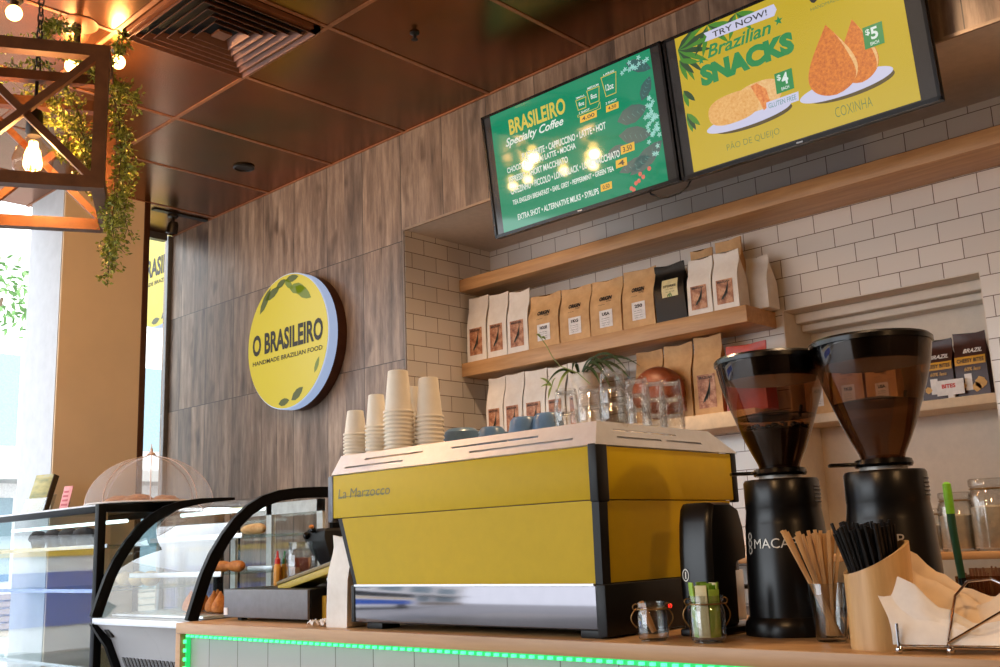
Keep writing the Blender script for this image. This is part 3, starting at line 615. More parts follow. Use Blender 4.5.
for (px, py) in ((541,387),(548,400),(540,378),(556,378),(536,335),(546,340)):
    z = MB(); b0 = at(552, 386, 1, 3.58) if py > 350 else at(541, 338, 1, 3.57); strap(z, arc(b0, at(px, py, 1, 3.56), .008, 6), .006); z.build('leaf', M_sp2, s)
bp = at(660, 404, 1, 3.67)
s = tag(MB().lathe([(r*.86,z*.86) for r,z in [(.012,.112),(.06,.108),(.1,.09),(.128,.05),(.136,.0),(.13,.0),(.122,.045),(.095,.083),(.055,.1),(.012,.104),(0,.104),(0,.112)]], n=48, M=Matrix.Translation((bp.x,3.672,ZT3+.118)) @ Matrix.Rotation(.2,4,'Z') @ Matrix.Rotation(1.35,4,'X')).build('copper_bowl', plain('copper_brown', (140,72,42), .42, .0, var=.1)), 'copper brown round bowl propped upright behind the upturned glasses', 'bowl')
# ================================================================== serving counter
ZK = -.23; YK = 1.93; XK = -3.43; XKR = .9; YKB = 2.72
M_lam = wood('counter_laminate', (170,128,84), (198,156,108), .35, (1,12,12), 2.2)
ct = tag(MB().box(XK, YK, ZK-.036, XKR, YKB, ZK, .002).build('worktop', M_lam), 'long beige wood-look worktop under the espresso machine and grinders', 'worktop')
M_ktile = bricks('counter_tile', (0, 2), .176, .176, .0022, (176,176,170), (168,170,164), (120,120,112), .5, .2, (10.035, 5.625))
cb = thing('counter', 'bar counter front with white square tiles and green strip lighting', 'counter', (-1.5, 2.3, ZF))
MB().box(XK+.04, YK+.035, ZF, XKR, YKB-.03, ZK-.0365).build('tiled_front', M_ktile, cb)
w = MB(); w.box(XK, YK, ZF, XK+.032, YK+.034, ZK-.0365, .002); w.box(XK+.0, YK+.034, ZF, XK+.039, YKB-.03, ZK-.0365); w.build('end_panel', M_lam, cb)
M_led = emit('green_led', (70,255,140), 3.0)
w = MB(); n = 0; x = XK+.05
w2 = MB()
w.box(XK+.036, YK+.02, ZK-.05, XKR, YK+.034, ZK-.0375); w.box(XK+.0335, YK+.02, ZF+.3, XK+.045, YK+.034, ZK-.05)
w.build('light_strip', emit('green_strip', (30,225,110), 1.0), cb)
while x < -.55: w2.box(x, YK+.012, ZK-.048, x+.012, YK+.021, ZK-.041); x += .03
z0 = ZK-.07
while z0 > -.5: w2.box(XK+.0335, YK+.012, z0, XK+.041, YK+.021, z0+.012); z0 -= .03
w2.build('light_diodes', M_led, cb)
# ================================================================== espresso machine
M_yel = plain('machine_yellow', (200,170,10), .5, var=.015, spec=.25); M_steel = plain('brushed_steel', (224,228,236), .4, .6, var=.02); M_chrome = plain('chrome', (206,204,206), .12, 1.0, var=.01)
MX0, MX1, MY0, MY1 = -2.577, -1.54, 1.973, 2.63
em = thing('espresso_machine', 'large yellow espresso machine with steel top rail on the worktop', 'espresso machine', ((MX0+MX1)/2, (MY0+MY1)/2, ZK))
def frus(b0, z0, b1, z1): return [[Vector((x, y, z)) for x, y in ((b[0],b[1]),(b[2],b[1]),(b[2],b[3]),(b[0],b[3]))] for b, z in ((b0,z0),(b1,z1))]
w = MB(); w.box(MX0+.03, MY0+.004, .1, MX1-.03, MY1-.004, .222); w.loft(frus((MX0+.085,MY0+.022,MX1-.05,MY1-.08), -.105, (MX0+.03,MY0+.006,MX1-.035,MY1-.02), .1)); w.build('chassis', M_black, em)
p = MB(); p.box(MX0+.0, MY0, .096, MX1-.024, MY0+.02, .226, .003); p.build('upper_back_panel', M_yel, em)
p = MB(); a0, a1 = (MX0+.042, MX1-.022), (MX0+.098, MX1-.03)
p.loft([[Vector((a1[0],MY0+.012,-.102)),Vector((a1[1],MY0+.012,-.102)),Vector((a1[1],MY0+.03,-.102)),Vector((a1[0],MY0+.03,-.102))],[Vector((a0[0],MY0+.002,.094)),Vector((a0[1],MY0+.002,.094)),Vector((a0[1],MY0+.02,.094)),Vector((a0[0],MY0+.02,.094))]])
p.build('lower_back_panel', M_yel, em)
p = MB(); p.box(MX1-.02, MY0+.042, .096, MX1, MY1-.035, .226, .003); p.build('upper_side_panel', M_yel, em)
p = MB(); p.loft([[Vector((MX1-.036,MY0+.04,-.102)),Vector((MX1-.014,MY0+.04,-.102)),Vector((MX1-.014,MY1-.12,-.102)),Vector((MX1-.036,MY1-.12,-.102))],[Vector((MX1-.026,MY0+.034,.094)),Vector((MX1-.004,MY0+.034,.094)),Vector((MX1-.004,MY1-.05,.094)),Vector((MX1-.026,MY1-.05,.094))]])
p.build('lower_side_panel', M_yel, em)
M_ch = plain('charcoal_trim', (16,16,18), .45, spec=.3)
p = MB(); p.box(MX1-.024, MY0-.004, .09, MX1+.003, MY0+.042, .232, .004); p.build('corner_post', M_ch, em)
p = MB(); p.loft([[Vector((MX1-.03,MY0+.008,-.104)),Vector((MX1-.008,MY0+.008,-.104)),Vector((MX1-.008,MY0+.04,-.104)),Vector((MX1-.03,MY0+.04,-.104))],[Vector((MX1-.022,MY0,.09)),Vector((MX1-.0,MY0,.09)),Vector((MX1-.0,MY0+.034,.09)),Vector((MX1-.022,MY0+.034,.09))]]); p.build('corner_post', M_ch, em)
p = MB(); p.box(MX0-.024, MY0-.002, .085, MX0, MY0+.05, .226, .004); p.build('end_post', plain('grey_trim', (98,98,104), .35, .4), em)
p = MB(); p.loft([[Vector((MX0+.084,MY0+.012,-.104)),Vector((MX0+.098,MY0+.012,-.104)),Vector((MX0+.098,MY0+.05,-.104)),Vector((MX0+.084,MY0+.05,-.104))],[Vector((MX0+.022,MY0+.002,.094)),Vector((MX0+.042,MY0+.002,.094)),Vector((MX0+.042,MY0+.042,.094)),Vector((MX0+.022,MY0+.042,.094))]]); p.build('end_post', M_ch, em)
p = MB(); p.box(MX1-.018, MY1-.035, .09, MX1+.003, MY1-.01, .232, .004); p.build('rear_post', M_ch, em)
# base with mirror-bright panel
p = MB(); p.box(MX0+.09, MY0+.012, -.212, MX1-.02, MY1-.07, -.106, .003); p.build('base', M_black, em)
p = MB(); p.box(MX0+.1, MY0+.002, -.208, MX1-.026, MY0+.014, -.106, .002); p.build('polished_panel', plain('polished_panel', (112,109,114), .1, 1.0, var=.01), em)
p = MB(); p.box(MX0+.1, MY0-.001, -.1075, MX1-.03, MY0+.012, -.102); p.build('panel_lip', M_steel, em)
p = MB(); p.box(MX0+.084, MY0-.0, -.21, MX0+.1, MY0+.06, -.104, .003); p.build('base_end', M_ch, em)
p = MB(); p.box(MX1-.026, MY0-.0, -.225, MX1+.004, MY1-.07, -.104, .004); p.build('base_end', M_ch, em)
for x, y in ((MX0+.12, MY0+.03), (MX1-.09, MY0+.015), (MX0+.12, MY1-.16), (MX1-.09, MY1-.16)):
    p = MB(); p.box(x, y, ZK, x+.07, y+.07, -.205, .003); p.build('foot', M_black, em)
p = MB(); p.ball((MX1+.005, MY0+.26, -.17), .006); p.build('indicator_light', emit('red_indicator', (255,40,30), 2.0), em)
# slanted steel rail round the cup tray, with slots
def rail(mb, p0, p1, q0, q1, slots, th):
    """slanted strip between lower line p0-p1 and upper line q0-q1 with real slot openings (u0,u1,v0,v1 fractions)"""
    us = sorted({0,1,*[s for sl in slots for s in sl[:2]]}); vs_ = sorted({0,1,*[s for sl in slots for s in sl[2:]]})
    P_ = lambda u, v: (Vector(p0).lerp(Vector(p1), u)).lerp(Vector(q0).lerp(Vector(q1), u), v)
    nrm = (P_(1,0)-P_(0,0)).cross(P_(0,1)-P_(0,0)).normalized()*th
    for i in range(len(us)-1):
        for j in range(len(vs_)-1):
            um, vm = (us[i]+us[i+1])/2, (vs_[j]+vs_[j+1])/2
            if any(s[0] < um < s[1] and s[2] < vm < s[3] for s in slots): continue
            c4 = [P_(us[i],vs_[j]), P_(us[i+1],vs_[j]), P_(us[i+1],vs_[j+1]), P_(us[i],vs_[j+1])]
            mb.add(c4+[c-nrm for c in c4], [(0,1,2,3),(7,6,5,4),(0,4,5,1),(1,5,6,2),(2,6,7,3),(3,7,4,0)])
    return mb
zb, zt = .229, .289
p = MB()
sl = [(.05,.18,.30,.36),(.115,.285,.58,.64),(.40,.60,.58,.64),(.475,.665,.30,.36),(.72,.9,.58,.64),(.76,.93,.30,.36)]
sl = [(.05,.31,.27,.36),(.13,.385,.60,.69),(.50,.815,.60,.69),(.575,.93,.27,.36)]
rail(p, (MX0-.004,MY0-.003,zb), (MX1+.003,MY0-.003,zb), (MX0+.004,MY0+.03,zt), (MX1-.016,MY0+.03,zt), sl, .003)
p.build('front_rail', M_steel, em)
p = MB(); sr = [(.12,.62,.62,.70),(.14,.46,.32,.40),(.5,.78,.32,.40)]
rail(p, (MX1+.003,MY0-.003,zb), (MX1+.003,MY1,zb), (MX1-.016,MY0+.03,zt), (MX1-.016,MY1-.12,zt), sr, .003)
p.build('side_rail', M_steel, em)
p = MB(); rail(p, (MX0-.004,MY1,zb), (MX0-.004,MY0-.003,zb), (MX0+.012,MY1-.12,zt), (MX0+.012,MY0+.03,zt), [], .003); p.build('side_rail', M_steel, em)
ZT_ = .262
p = MB(); p.box(MX0+.01, MY0+.03, .225, MX1-.02, MY1-.06, ZT_-.0008); p.build('cup_tray', M_steel, em)
z = MB(); letters(z, 'La Marzocco', MX0+.028, .154, MX0+.272, .183, lambda u, v: Vector((u, MY0-.0015, v)), .0, .15)
z.box(MX0+.03, MY0-.0015, .158, MX0+.25, MY0-.0008, .160)
z.build('lettering', plain('badge_metal', (112,108,70), .4, .4), em)
# group heads on the barista side
for k in range(3):
    x = MX0+.26+k*.25; p = MB(); p.lathe([(0,-.02),(.045,-.02),(.05,0),(.05,.06),(0,.06)], c=(x,MY1-.06,.02)); p.tube([(x,MY1-.06,-.02),(x,MY1+.1,-.03)], .014); p.build('group_head', M_chrome, em)
# ================================================================== takeaway cups upside down on the machine
M_cup = plain('paper_cup', (242,232,214), .6, var=.015)
ORD = ['topmost','second from the top','third from the top','fourth from the top','fifth from the top','sixth from the top','seventh from the top','eighth from the top','ninth from the top','tenth from the top','eleventh from the top','twelfth from the top','thirteenth from the top','fourteenth from the top','fifteenth from the top','sixteenth from the top','seventeenth from the top','eighteenth from the top']
def cup_mesh(rr_, rb, h):
    return MB().lathe([(0,h-.004),(rb-.002,h-.004),(rb-.001,h),(rb,h-.001),(rb+.0008,h-.006),(rr_-.0012,.0085),(rr_+.003,.0072),(rr_+.0042,.004),(rr_+.003,.0008),(rr_-.001,.0005),(rr_-.0016,.006),(rb-.001,h-.012),(0,h-.012)], n=40)
for px, yt, w_px, hh, sp, yy, name_ in ((355.5,411,25,.082,.0118,2.12,'the shortest cup stack'),(376.5,395,24,.108,.0122,2.14,'the second shortest stack'),(398.5,371,31,.135,.0133,2.12,'the tallest cup stack'),(411.5,387,24,.112,.0125,2.26,'the half-hidden stack'),(429,378,30,.128,.0133,2.19,'the stack nearest the mugs')):
    P0 = at(px, (yt+440)/2, 1, yy); X = P0.x; zt_ = at(px, yt, 1, yy).z
    d = (Vector((X, yy, 0))).dot(_f); rim = w_px/2/FPX*d; n = int(round((zt_-hh-ZT_)/sp))+1; z0 = zt_-hh-(n-1)*sp
    base = ZT_+.0008; adj = (zt_-hh-base)/max(1, n-1)
    src = None
    for k in range(n):
        zc = zt_-hh-k*adj; lb = f'white paper cup upside down, {ORD[k]} in {name_}'
        if src is None:
            b = cup_mesh(rim-.003, rim*.66, hh); b.v = [v+Vector((X,yy,zc)) for v in b.v]; src = tag(b.build('paper_cup', M_cup), lb, 'paper cup', 'upturned paper cups on the espresso machine')
        else: dup(src, (X, yy, zc), lb)
# ------------------------------------------------------------------ blue mugs
M_mug = plain('blue_glaze', (96,128,162), .28, var=.06)
def mug(px, py_top, yy, rz, label, sc=1.0, src=None):
    P0 = at(px, py_top+8, 1, yy); h = .06*sc; sc *= 1.22; s = thing('blue_mug', label, 'mug', (P0.x, yy, ZT_), 'upturned blue mugs on the espresso machine')
    hh = at(px, py_top, 1, yy).z-ZT_-.001; r = .043*sc
    MB().lathe([(0,hh-.003),(r*.5,hh-.003),(r*.52,hh),(r*.62,hh-.001),(r*.8,hh-.012),(r*.95,hh*.5),(r,.002),(r,.0002),(r-.004,.0002),(r*.9,hh*.5),(r*.6,hh-.01),(0,hh-.01)], c=(P0.x,yy,ZT_+.0006), n=32).build('mug_body', M_mug, s)
    ca, sa = math.cos(rz), math.sin(rz)
    MB().tube([(P0.x+ca*(r*.9+q*.03), yy+sa*(r*.9+q*.03), ZT_+hh*(.3+.5*tt)) for q, tt in ((0,0),(.6,0),(.9,.3),(.95,.6),(.6,.95),(-.25,1))], .005, 8).build('handle', M_mug, s)
mug(462, 428.5, 2.36, 2.4, 'wide blue-grey mug beside the paper cups', 1.35)
mug(492, 427, 2.36, .4, 'blue-grey mug second along from the paper cups')
mug(524, 417, 2.30, .2, 'blue-grey mug third along from the paper cups')
mug(548, 413, 2.33, 2.0, 'blue-grey mug touching the upturned glasses', 1.05)
# ------------------------------------------------------------------ stacked glasses
M_glass = glass('tumbler_glass', (.985,.98,.97), (.80,.78,.75), 1.2, .03)
def tumbler_mb(r, h):
    b = MB(); nf = 36; prof = [(0,h-.008),(.7,h-.008),(.74,h),(.8,h-.004),(.84,h*.8),(.96,h*.35),(1.0,h*.3),(1.0,0),(.93,0),(.92,h*.3),(.78,h*.8),(.7,h-.014),(0,h-.014)]
    rings = []; rings_z = []
    for q, z in prof:
        rings.append([Vector((r*q*(1+(.035*math.cos(9*2*PI*i/nf*1.0) if h*.32 < z < h-.006 and q > .75 else 0))*math.cos(2*PI*i/nf), r*q*(1+(.035*math.cos(9*2*PI*i/nf) if h*.32 < z < h-.006 and q > .75 else 0))*math.sin(2*PI*i/nf), z)) for i in range(nf)])
    return b.loft(rings, cap=True)
src = None
for px, yt, yy, n, nm in ((566.5,389,2.16,2,'the stack nearest the blue mugs'),(590.5,387,2.12,2,'the stack below the plant pot'),(613,369.5,2.12,3,'the tallest glass stack'),(637.5,377,2.28,3,'the stack just past the tallest'),(654,380,2.43,3,'the rear stack below the bowl'),(671.5,379.5,2.49,3,'the stack farthest from the mugs')):
    zt_ = at(px, yt, 1, yy).z; X = at(px, (yt+430)/2, 1, yy).x; h = .09; st = (zt_-h-ZT_-.001)/(n-1)
    for k in range(n):
        zc = zt_-h-k*st; lb = f'fluted tumbler, {["topmost","second from the top","third from the top"][k]} in {nm}'
        if src is None: b = tumbler_mb(.0365, h); b.v = [v+Vector((X,yy,zc)) for v in b.v]; src = tag(b.build('glass_tumbler', M_glass), lb, 'glass', 'upturned tumblers on the espresso machine')
        else: dup(src, (X, yy, zc), lb)
# ================================================================== coffee grinders
M_gb = plain('grinder_black', (9,8,8), .3, 0, var=.05, spec=.4); M_lid = plain('lid_black', (7,7,7), .22, spec=.4)
M_smoke = glass('smoked_plastic', (.62,.46,.34), (.16,.10,.06), .9, .03)
t = NT('frosted_brown'); t.n.remove(t.b); tr_ = t.node('ShaderNodeBsdfTransparent'); tr_.inputs[0].default_value = (.75,.62,.5,1); df = t.node('ShaderNodeBsdfDiffuse'); df.inputs[0].default_value = rgba((120,96,76))
mx = t.node('ShaderNodeMixShader'); mx.inputs[0].default_value = .55; t.link(tr_.outputs[0], mx.inputs[1]); t.link(df.outputs[0], mx.inputs[2]); t.link(mx.outputs[0], t.o.inputs[0]); M_frost = t.m
M_sil = plain('silver_print', (196,190,180), .4, .3); M_bean = plain('roast_bean', (34,20,13), .35, var=.3, nscale=200)
HOP = [(.046,.150),(.05,.163),(.064,.192),(.080,.229),(.097,.277),(.112,.32),(.123,.36),(.129,.392),(.1305,.405)]
def grinder(cx, cy, label, full):
    s = thing('coffee_grinder', label, 'coffee grinder', (cx, cy, ZK), 'coffee grinders'); c = (cx, cy, 0)
    MB().lathe([(0,ZK),(.11,ZK),(.112,ZK+.012),(.108,ZK+.03),(.1,ZK+.042),(0,ZK+.042)], c=c, n=48).build('base', M_gb, s)
    MB().lathe([(.0985,ZK+.04),(.0985,-.16),(.095,-.06),(.0945,-.058),(.091,.02),(.0905,.022),(.0865,.055),(.0875,.058),(.0875,.118),(.084,.124),(0,.125)], c=c, n=48).build('body', M_gb, s)
    w = MB()
    for k in range(5): w.lathe([(.088,.066+.009*k),(.0895,.068+.009*k),(.088,.071+.009*k)], c=c, n=14, a0=-.1, a1=1.0)
    w.build('side_vent', M_lid, s)
    a0 = math.atan2(-cy, -cx) - 0.0
    def body_r(z): return .0955-.0035*(z+.06)/.08 if z > -.06 else .0955
    fn = lambda u, v: Vector((cx+(body_r(v)+.0012)*math.cos(a0+u), cy+(body_r(v)+.0012)*math.sin(a0+u), v))
    z = MB(); letters(z, 'MACAP', -.86, -.034, .26, -.012, fn, .0); z.build('lettering', M_sil, s, 0)
    z = MB()
    for dz in (-.038,-.022,-.006):
        n = 18
        for i in range(n):
            b0, b1 = 2*PI*i/n, 2*PI*(i+1)/n
            z.poly([fn(-1.03+.085*math.cos(b)*r_, dz+.0085*math.sin(b)*r_) for b, r_ in ((b0,1),(b1,1),(b1,.62),(b0,.62))])
    z.build('emblem', M_sil, s, 0)
    MB().lathe([(0,.125),(.05,.125),(.051,.134),(.0,.134)], c=c, n=32).build('scale_ring', M_sil, s)
    w = MB(); w.lathe([(0,.133),(.06,.133),(.063,.139),(.06,.149),(.05,.152),(0,.152)], c=c, n=36)
    w.box(-.118,-.014,.137,-.04,.014,.145,.003, Matrix.Translation((cx,cy,0)) @ Matrix.Rotation(a0+1.83,4,'Z')); w.build('gate_lever', M_lid, s)
    h = MB().lathe(HOP, c=c, n=56).build('hopper', M_smoke, s, 60)
    MB().lathe([(.04,.282),(.094,.272),(.0945,.275),(.04,.286)], c=c, n=40).build('baffle', M_lid, h)
    w = MB(); w.tube([(cx+.05,cy+.03,.27),(cx+.055,cy+.033,.30)], .004); w.build('baffle_clip', M_lid, h)
    MB().lathe([(0,.424),(.08,.424),(.128,.42),(.134,.414),(.134,.404),(.1305,.403),(.1305,.4055),(.121,.4055),(.114,.362),(0,.362)], c=c, n=56).build('lid', M_lid, s)
    if full:
        b = MB().lathe([(0,.153),(.044,.153),(.048,.165),(.061,.193),(.077,.231),(.078,.24),(.05,.247),(.02,.25),(0,.25)], c=c, n=32); rr = random.Random(5)
        for k in range(110):
            an, r = rr.uniform(0,2*PI), .074*math.sqrt(rr.random()); b.ball((cx+r*math.cos(an), cy+r*math.sin(an), .243+rr.uniform(0,.012)), (.006,.0042,.003), 8, 5)
        tag(b.build('coffee_beans', M_bean), 'dark roasted coffee beans filling the bottom of one hopper', 'coffee beans', kind='stuff')
    else:
        MB().lathe([(.044,.152),(.048,.165),(.062,.193),(.078,.23),(.094,.272)], c=c, n=48).build('inner_cone', M_frost, h)
    return s
grinder(-1.205, 2.25, 'black coffee grinder with beans in its smoked hopper', True)
grinder(-.945, 2.235, 'black coffee grinder with an empty smoked hopper behind the bamboo holder', False)
# ================================================================== automatic tamper
tx, ty = -1.372, 2.11
s = thing('coffee_tamper', 'tall black automatic tamping machine standing beside the espresso machine', 'tamper', (tx, ty+.13, ZK))
prof = [(p*.72,q) for p, q in [(0,-.215),(-.004,-.1),(.0,-.03),(.010,.03),(.024,.068),(.036,.078),(.15,.078),(.2,.064),(.225,.02),(.235,-.04),(.228,-.058),(.165,-.064),(.15,-.08),(.145,-.215)]]
def rounded(prof, half, inset):
    R_ = []
    cy_ = sum(p[0] for p in prof)/len(prof); cz_ = sum(p[1] for p in prof)/len(prof)
    half = .046
    for x, k in ((-half,inset),(-half+.008,.25*inset),(-half+.02,0),(half-.02,0),(half-.008,.25*inset),(half,inset)):
        R_.append([Vector((tx+x, ty+cy_+(p[0]-cy_)*(1-k), cz_+(p[1]-cz_)*(1-k*.5))) for p in prof])
    return R_
MB().loft(rounded(prof, .055, .12)).build('housing', M_gb, s, 40)
MB().box(tx-.05, ty-.006, ZK, tx+.05, ty+.24, ZK+.018, .005).build('base_plate', M_gb, s)
MB().lathe([(0,-.085),(.03,-.085),(.031,-.056),(0,-.056)], c=(tx,ty+.14,0), n=32).build('tamp_head', M_chrome, s)
w = MB(); w.box(tx+.004, ty+.112, -.205, tx+.01, ty+.2, -.085, .001); w.build('mirror_plate', M_steel, s)
w = MB(); w.tube([(tx-.04,ty+.19,-.13),(tx-.04,ty+.24,-.13),(tx+.04,ty+.24,-.13),(tx+.04,ty+.19,-.13)], .005); w.build('holder_fork', M_black, s)
z = MB(); q = lambda u, v: Vector((tx+u, ty-.0052-.0, v))
for r0, r1 in ((.011,.009),):
    for i in range(20):
        b0, b1 = 2*PI*i/20, 2*PI*(i+1)/20; z.poly([q(-.024+r*math.cos(b)*.8, -.09+1.35*r*math.sin(b)) for b, r in ((b0,r0),(b1,r0),(b1,r1),(b0,r1))])
z.box(tx-.0255, ty-.0052, -.098, tx-.0225, ty-.0047, -.082); z.build('emblem', M_sil, s, 0)
# portafilter handle resting beside it
w = MB(); pts = [at(x, y, 0, -1.44) for x, y in ((630,592),(648,590),(666,589),(676,589))]
# ================================================================== small jars with wire clips
M_jar = glass('jar_glass', (.95,.96,.96), (.6,.62,.62), 2.2, .02); M_wire = plain('clip_wire', (150,116,70), .35, .8)
def clip_jar(px, pyb, yy, r, h, label):
    P0 = at(px, pyb, 2, ZK); cx, cy = P0.x, P0.y+r*.4
    s = thing('clip_jar', label, 'jar', (cx, cy, ZK), 'small wire clip jars on the worktop'); c = (cx, cy, ZK+.0005)
    MB().lathe([(0,.004),(r*.8,.002),(r*.95,.006),(r,.016),(r,h*.62),(r*.94,h*.74),(r*.86,h*.8),(r*.86,h*.86),(r*.95,h*.88),(r*.95,h),(r*.88,h),(r*.84,h*.86),(r*.9,h*.72),(r*.95,h*.6),(r*.95,.018),(0,.01)], c=c, n=40).build('glass_body', M_jar, s)
    MB().lathe([(0,-.0004),(r*.8,-.0004),(r*.8,.002),(0,.002)], c=c, n=32).build('base', M_jar, s)
    w = MB(); w.tube([(cx+r*.93*math.cos(a), cy+r*.93*math.sin(a), ZK+h*.83) for a in [2*PI*i/32 for i in range(33)]], .0018, 6)
    e = Vector((-.73,-.68,0))
    for sg in (1,-1):
        v_ = e*sg; w.tube([Vector((cx,cy,0))+v_*(r*.95+.012*math.sin(PI*t)+.002)+Vector((0,0,ZK+h*(.84-.5*t))) for t in [i/10 for i in range(11)]], .0016, 6)
        w.tube([Vector((cx,cy,0))+v_*(r*1.02+.007*math.cos(a))+Vector((0,0,ZK+h*.88+.007*math.sin(a))) for a in [2*PI*i/12 for i in range(13)]], .0015, 6)
    w.build('wire_clip', M_wire, s); return s, cx, cy
s, cx, cy = clip_jar(650, 641, 0, .036, .085, 'small empty clip jar with a cork, beside the espresso machine base')
w = MB(); w.tube([(cx-.02,cy-.015,ZK+.085),(cx+.0,cy-.018,ZK+.05),(cx+.012,cy-.012,ZK+.02)], [.008,.009,.006]); w.build('cork_tag', plain('cork', (186,136,84), .8), s)
s, cx, cy = clip_jar(705, 643, 0, .04, .1, 'small clip jar holding pale green sugar sachets')
M_sg1 = plain('sachet_green', (112,164,44), .5); M_sg2 = plain('sachet_lime', (152,194,74), .5); M_sg3 = plain('sachet_cream', (214,206,160), .5)
for i in range(14):
    an = 2*PI*i/14; r = .026 if i % 2 else .016
    M_ = Matrix.Translation((cx+r*math.cos(an), cy+r*math.sin(an), ZK+.012)) @ Matrix.Rotation(an,4,'Z') @ Matrix.Rotation(.06*math.sin(i*3),4,'Y')
    tag(MB().box(-.0018,-.011,0,.0018,.015,.11+.008*math.sin(i*2.3),.0008, M_).build('sugar_sachet', [M_sg1,M_sg2,M_sg1,M_sg3][i % 4]), 'pale green paper sachet standing packed in the clip jar', 'sachet', 'green sachets in the clip jar')
# ------------------------------------------------------------------ glass of wooden stirrers
P0 = at(828, 642, 2, ZK); cx, cy = P0.x, P0.y+.02
MB_g = MB().lathe([(r*.9,z*.95) for r,z in [(0,.008),(.031,.008),(.033,.012),(.042,.125),(.044,.126),(.0445,.124),(.0355,.004),(.033,0),(0,0)]], c=(cx,cy,ZK+.0005), n=40).build('stirrer_glass', M_jar)
tag(MB_g, 'clear tapered glass crammed with wooden stirrers', 'glass')
M_stick = wood('birch_stick', (206,158,102), (234,196,144), .7, (20,20,2), 2)
rr = random.Random(11); IR = Vector((.73,.68,0)); IF = Vector((-.68,.73,0))
for i in range(26):
    t = i/25; lean = -.078+.12*t+rr.uniform(-.012,.012); dep = rr.uniform(-.02,.02)
    b0 = Vector((cx,cy,ZK+.011))+IR*(.016-.022*t+rr.uniform(-.005,.005))+IF*dep*.5
    tp = Vector((cx,cy,ZK+.232+rr.uniform(-.012,.006)))+IR*lean+IF*dep
    if i < 4: tp += Vector((0,0,.006))-IR*.006
    tag(MB().tube([b0, b0.lerp(tp,.5), tp], 0, flat=(.0035,.0012), up=IR).build('wooden_stirrer', M_stick), 'thin pale wooden stirrer standing in the clear tapered glass', 'stirrer', 'wooden stirrers in the glass')
# ------------------------------------------------------------------ bamboo holder with black straws
P0 = at(874, 651, 2, ZK); cx, cy, r = P0.x, P0.y+.055, .065
M_bam = wood('bamboo', (190,146,90), (226,186,130), .4, (16,16,1.5), 1.6)
n = 48; top_ = []; 
def zrim(a): return .175+.031*(math.cos(a)*.73+math.sin(a)*.68)
ro = [Vector((cx+r*math.cos(2*PI*i/n), cy+r*math.sin(2*PI*i/n), ZK)) for i in range(n)]
rt_ = [Vector((p.x, p.y, ZK+zrim(2*PI*i/n))) for i, p in enumerate(ro)]
ri = [Vector((cx+(p.x-cx)*.88, cy+(p.y-cy)*.88, p.z)) for p in rt_]; rib = [Vector((p.x, p.y, ZK+.02)) for p in ri]
tag(MB().loft([ro, rt_, ri, rib]).build('straw_holder', M_bam, smooth=50), 'round bamboo holder with a slanted top, full of black straws', 'straw holder')
M_straw = plain('black_straw', (16,15,16), .35); rr = random.Random(2)
src = None; k = 0
for i in range(400):
    a, q = rr.uniform(0,2*PI), r*.84*math.sqrt(rr.random()); x, y = q*math.cos(a), q*math.sin(a)
    if k >= 100: break
    k += 1
    L = ZK+.236+rr.uniform(-.016,.012)
    b0 = Vector((cx+x*.55, cy+y*.55, ZK+.021))+IR*.012; tp = Vector((cx+x*1.05+rr.uniform(-.008,.008), cy+y*1.05+rr.uniform(-.008,.008), L))-IR*.022
    tag(MB().tube([b0, tp], .0036, 7).build('drinking_straw', M_straw), 'black drinking straw standing in the slanted bamboo holder', 'straw', 'black straws in the bamboo holder')
# ------------------------------------------------------------------ wire napkin rack and napkins
M_nap = plain('napkin_paper', (248,224,194), .85, var=.03); M_napw = plain('napkin_white', (250,244,238), .85, var=.03)
A = at(900, 654, 2, ZK); ax, ay = A.x, A.y
rk = thing('napkin_rack', 'low chrome wire rack holding a fanned pile of paper napkins', 'napkin rack', (ax+.13, ay+.1, ZK))
def R3(u, v, z): return Vector((ax, ay, ZK))+Vector((.97,.22,0))*u+Vector((-.22,.97,0))*v+Vector((0,0,z))
w = MB(); w.tube([R3(0,0,.012),R3(.26,0,.012),R3(.26,.19,.012),R3(0,.19,.012),R3(0,0,.012)], .003); w.tube([R3(.0,.1,.012),R3(.26,.1,.012)], .0025)
for k in range(9): w.tube([R3(.02+.028*k,0,.012),R3(.02+.028*k,.19,.012)], .002)
w.build('wire_tray', M_chrome, rk)
for u, v in ((0,0),(.26,0),(.26,.19),(0,.19),(.09,0)):
    w = MB(); w.ball(R3(u,v,.008), .0075); w.build('ball_foot', M_chrome, rk)
w = MB(); w.tube([R3(.0,0,.012),R3(.0,0,.055)], .003); w.tube([R3(.0,.19,.012),R3(.0,.19,.055)], .003); w.build('corner_post', M_chrome, rk)
w = MB(); w.tube([R3(.085,.0,.016),R3(.1,.06,.1),R3(.12,.1,.125),R3(.16,.12,.128),R3(.2,.1,.11),R3(.2,.05,.085),R3(.085,.0,.02)], .0026); w.tube([R3(.1,.06,.1),R3(.1,.13,.1)], .0026); w.build('hold_down_arm', M_chrome, rk)
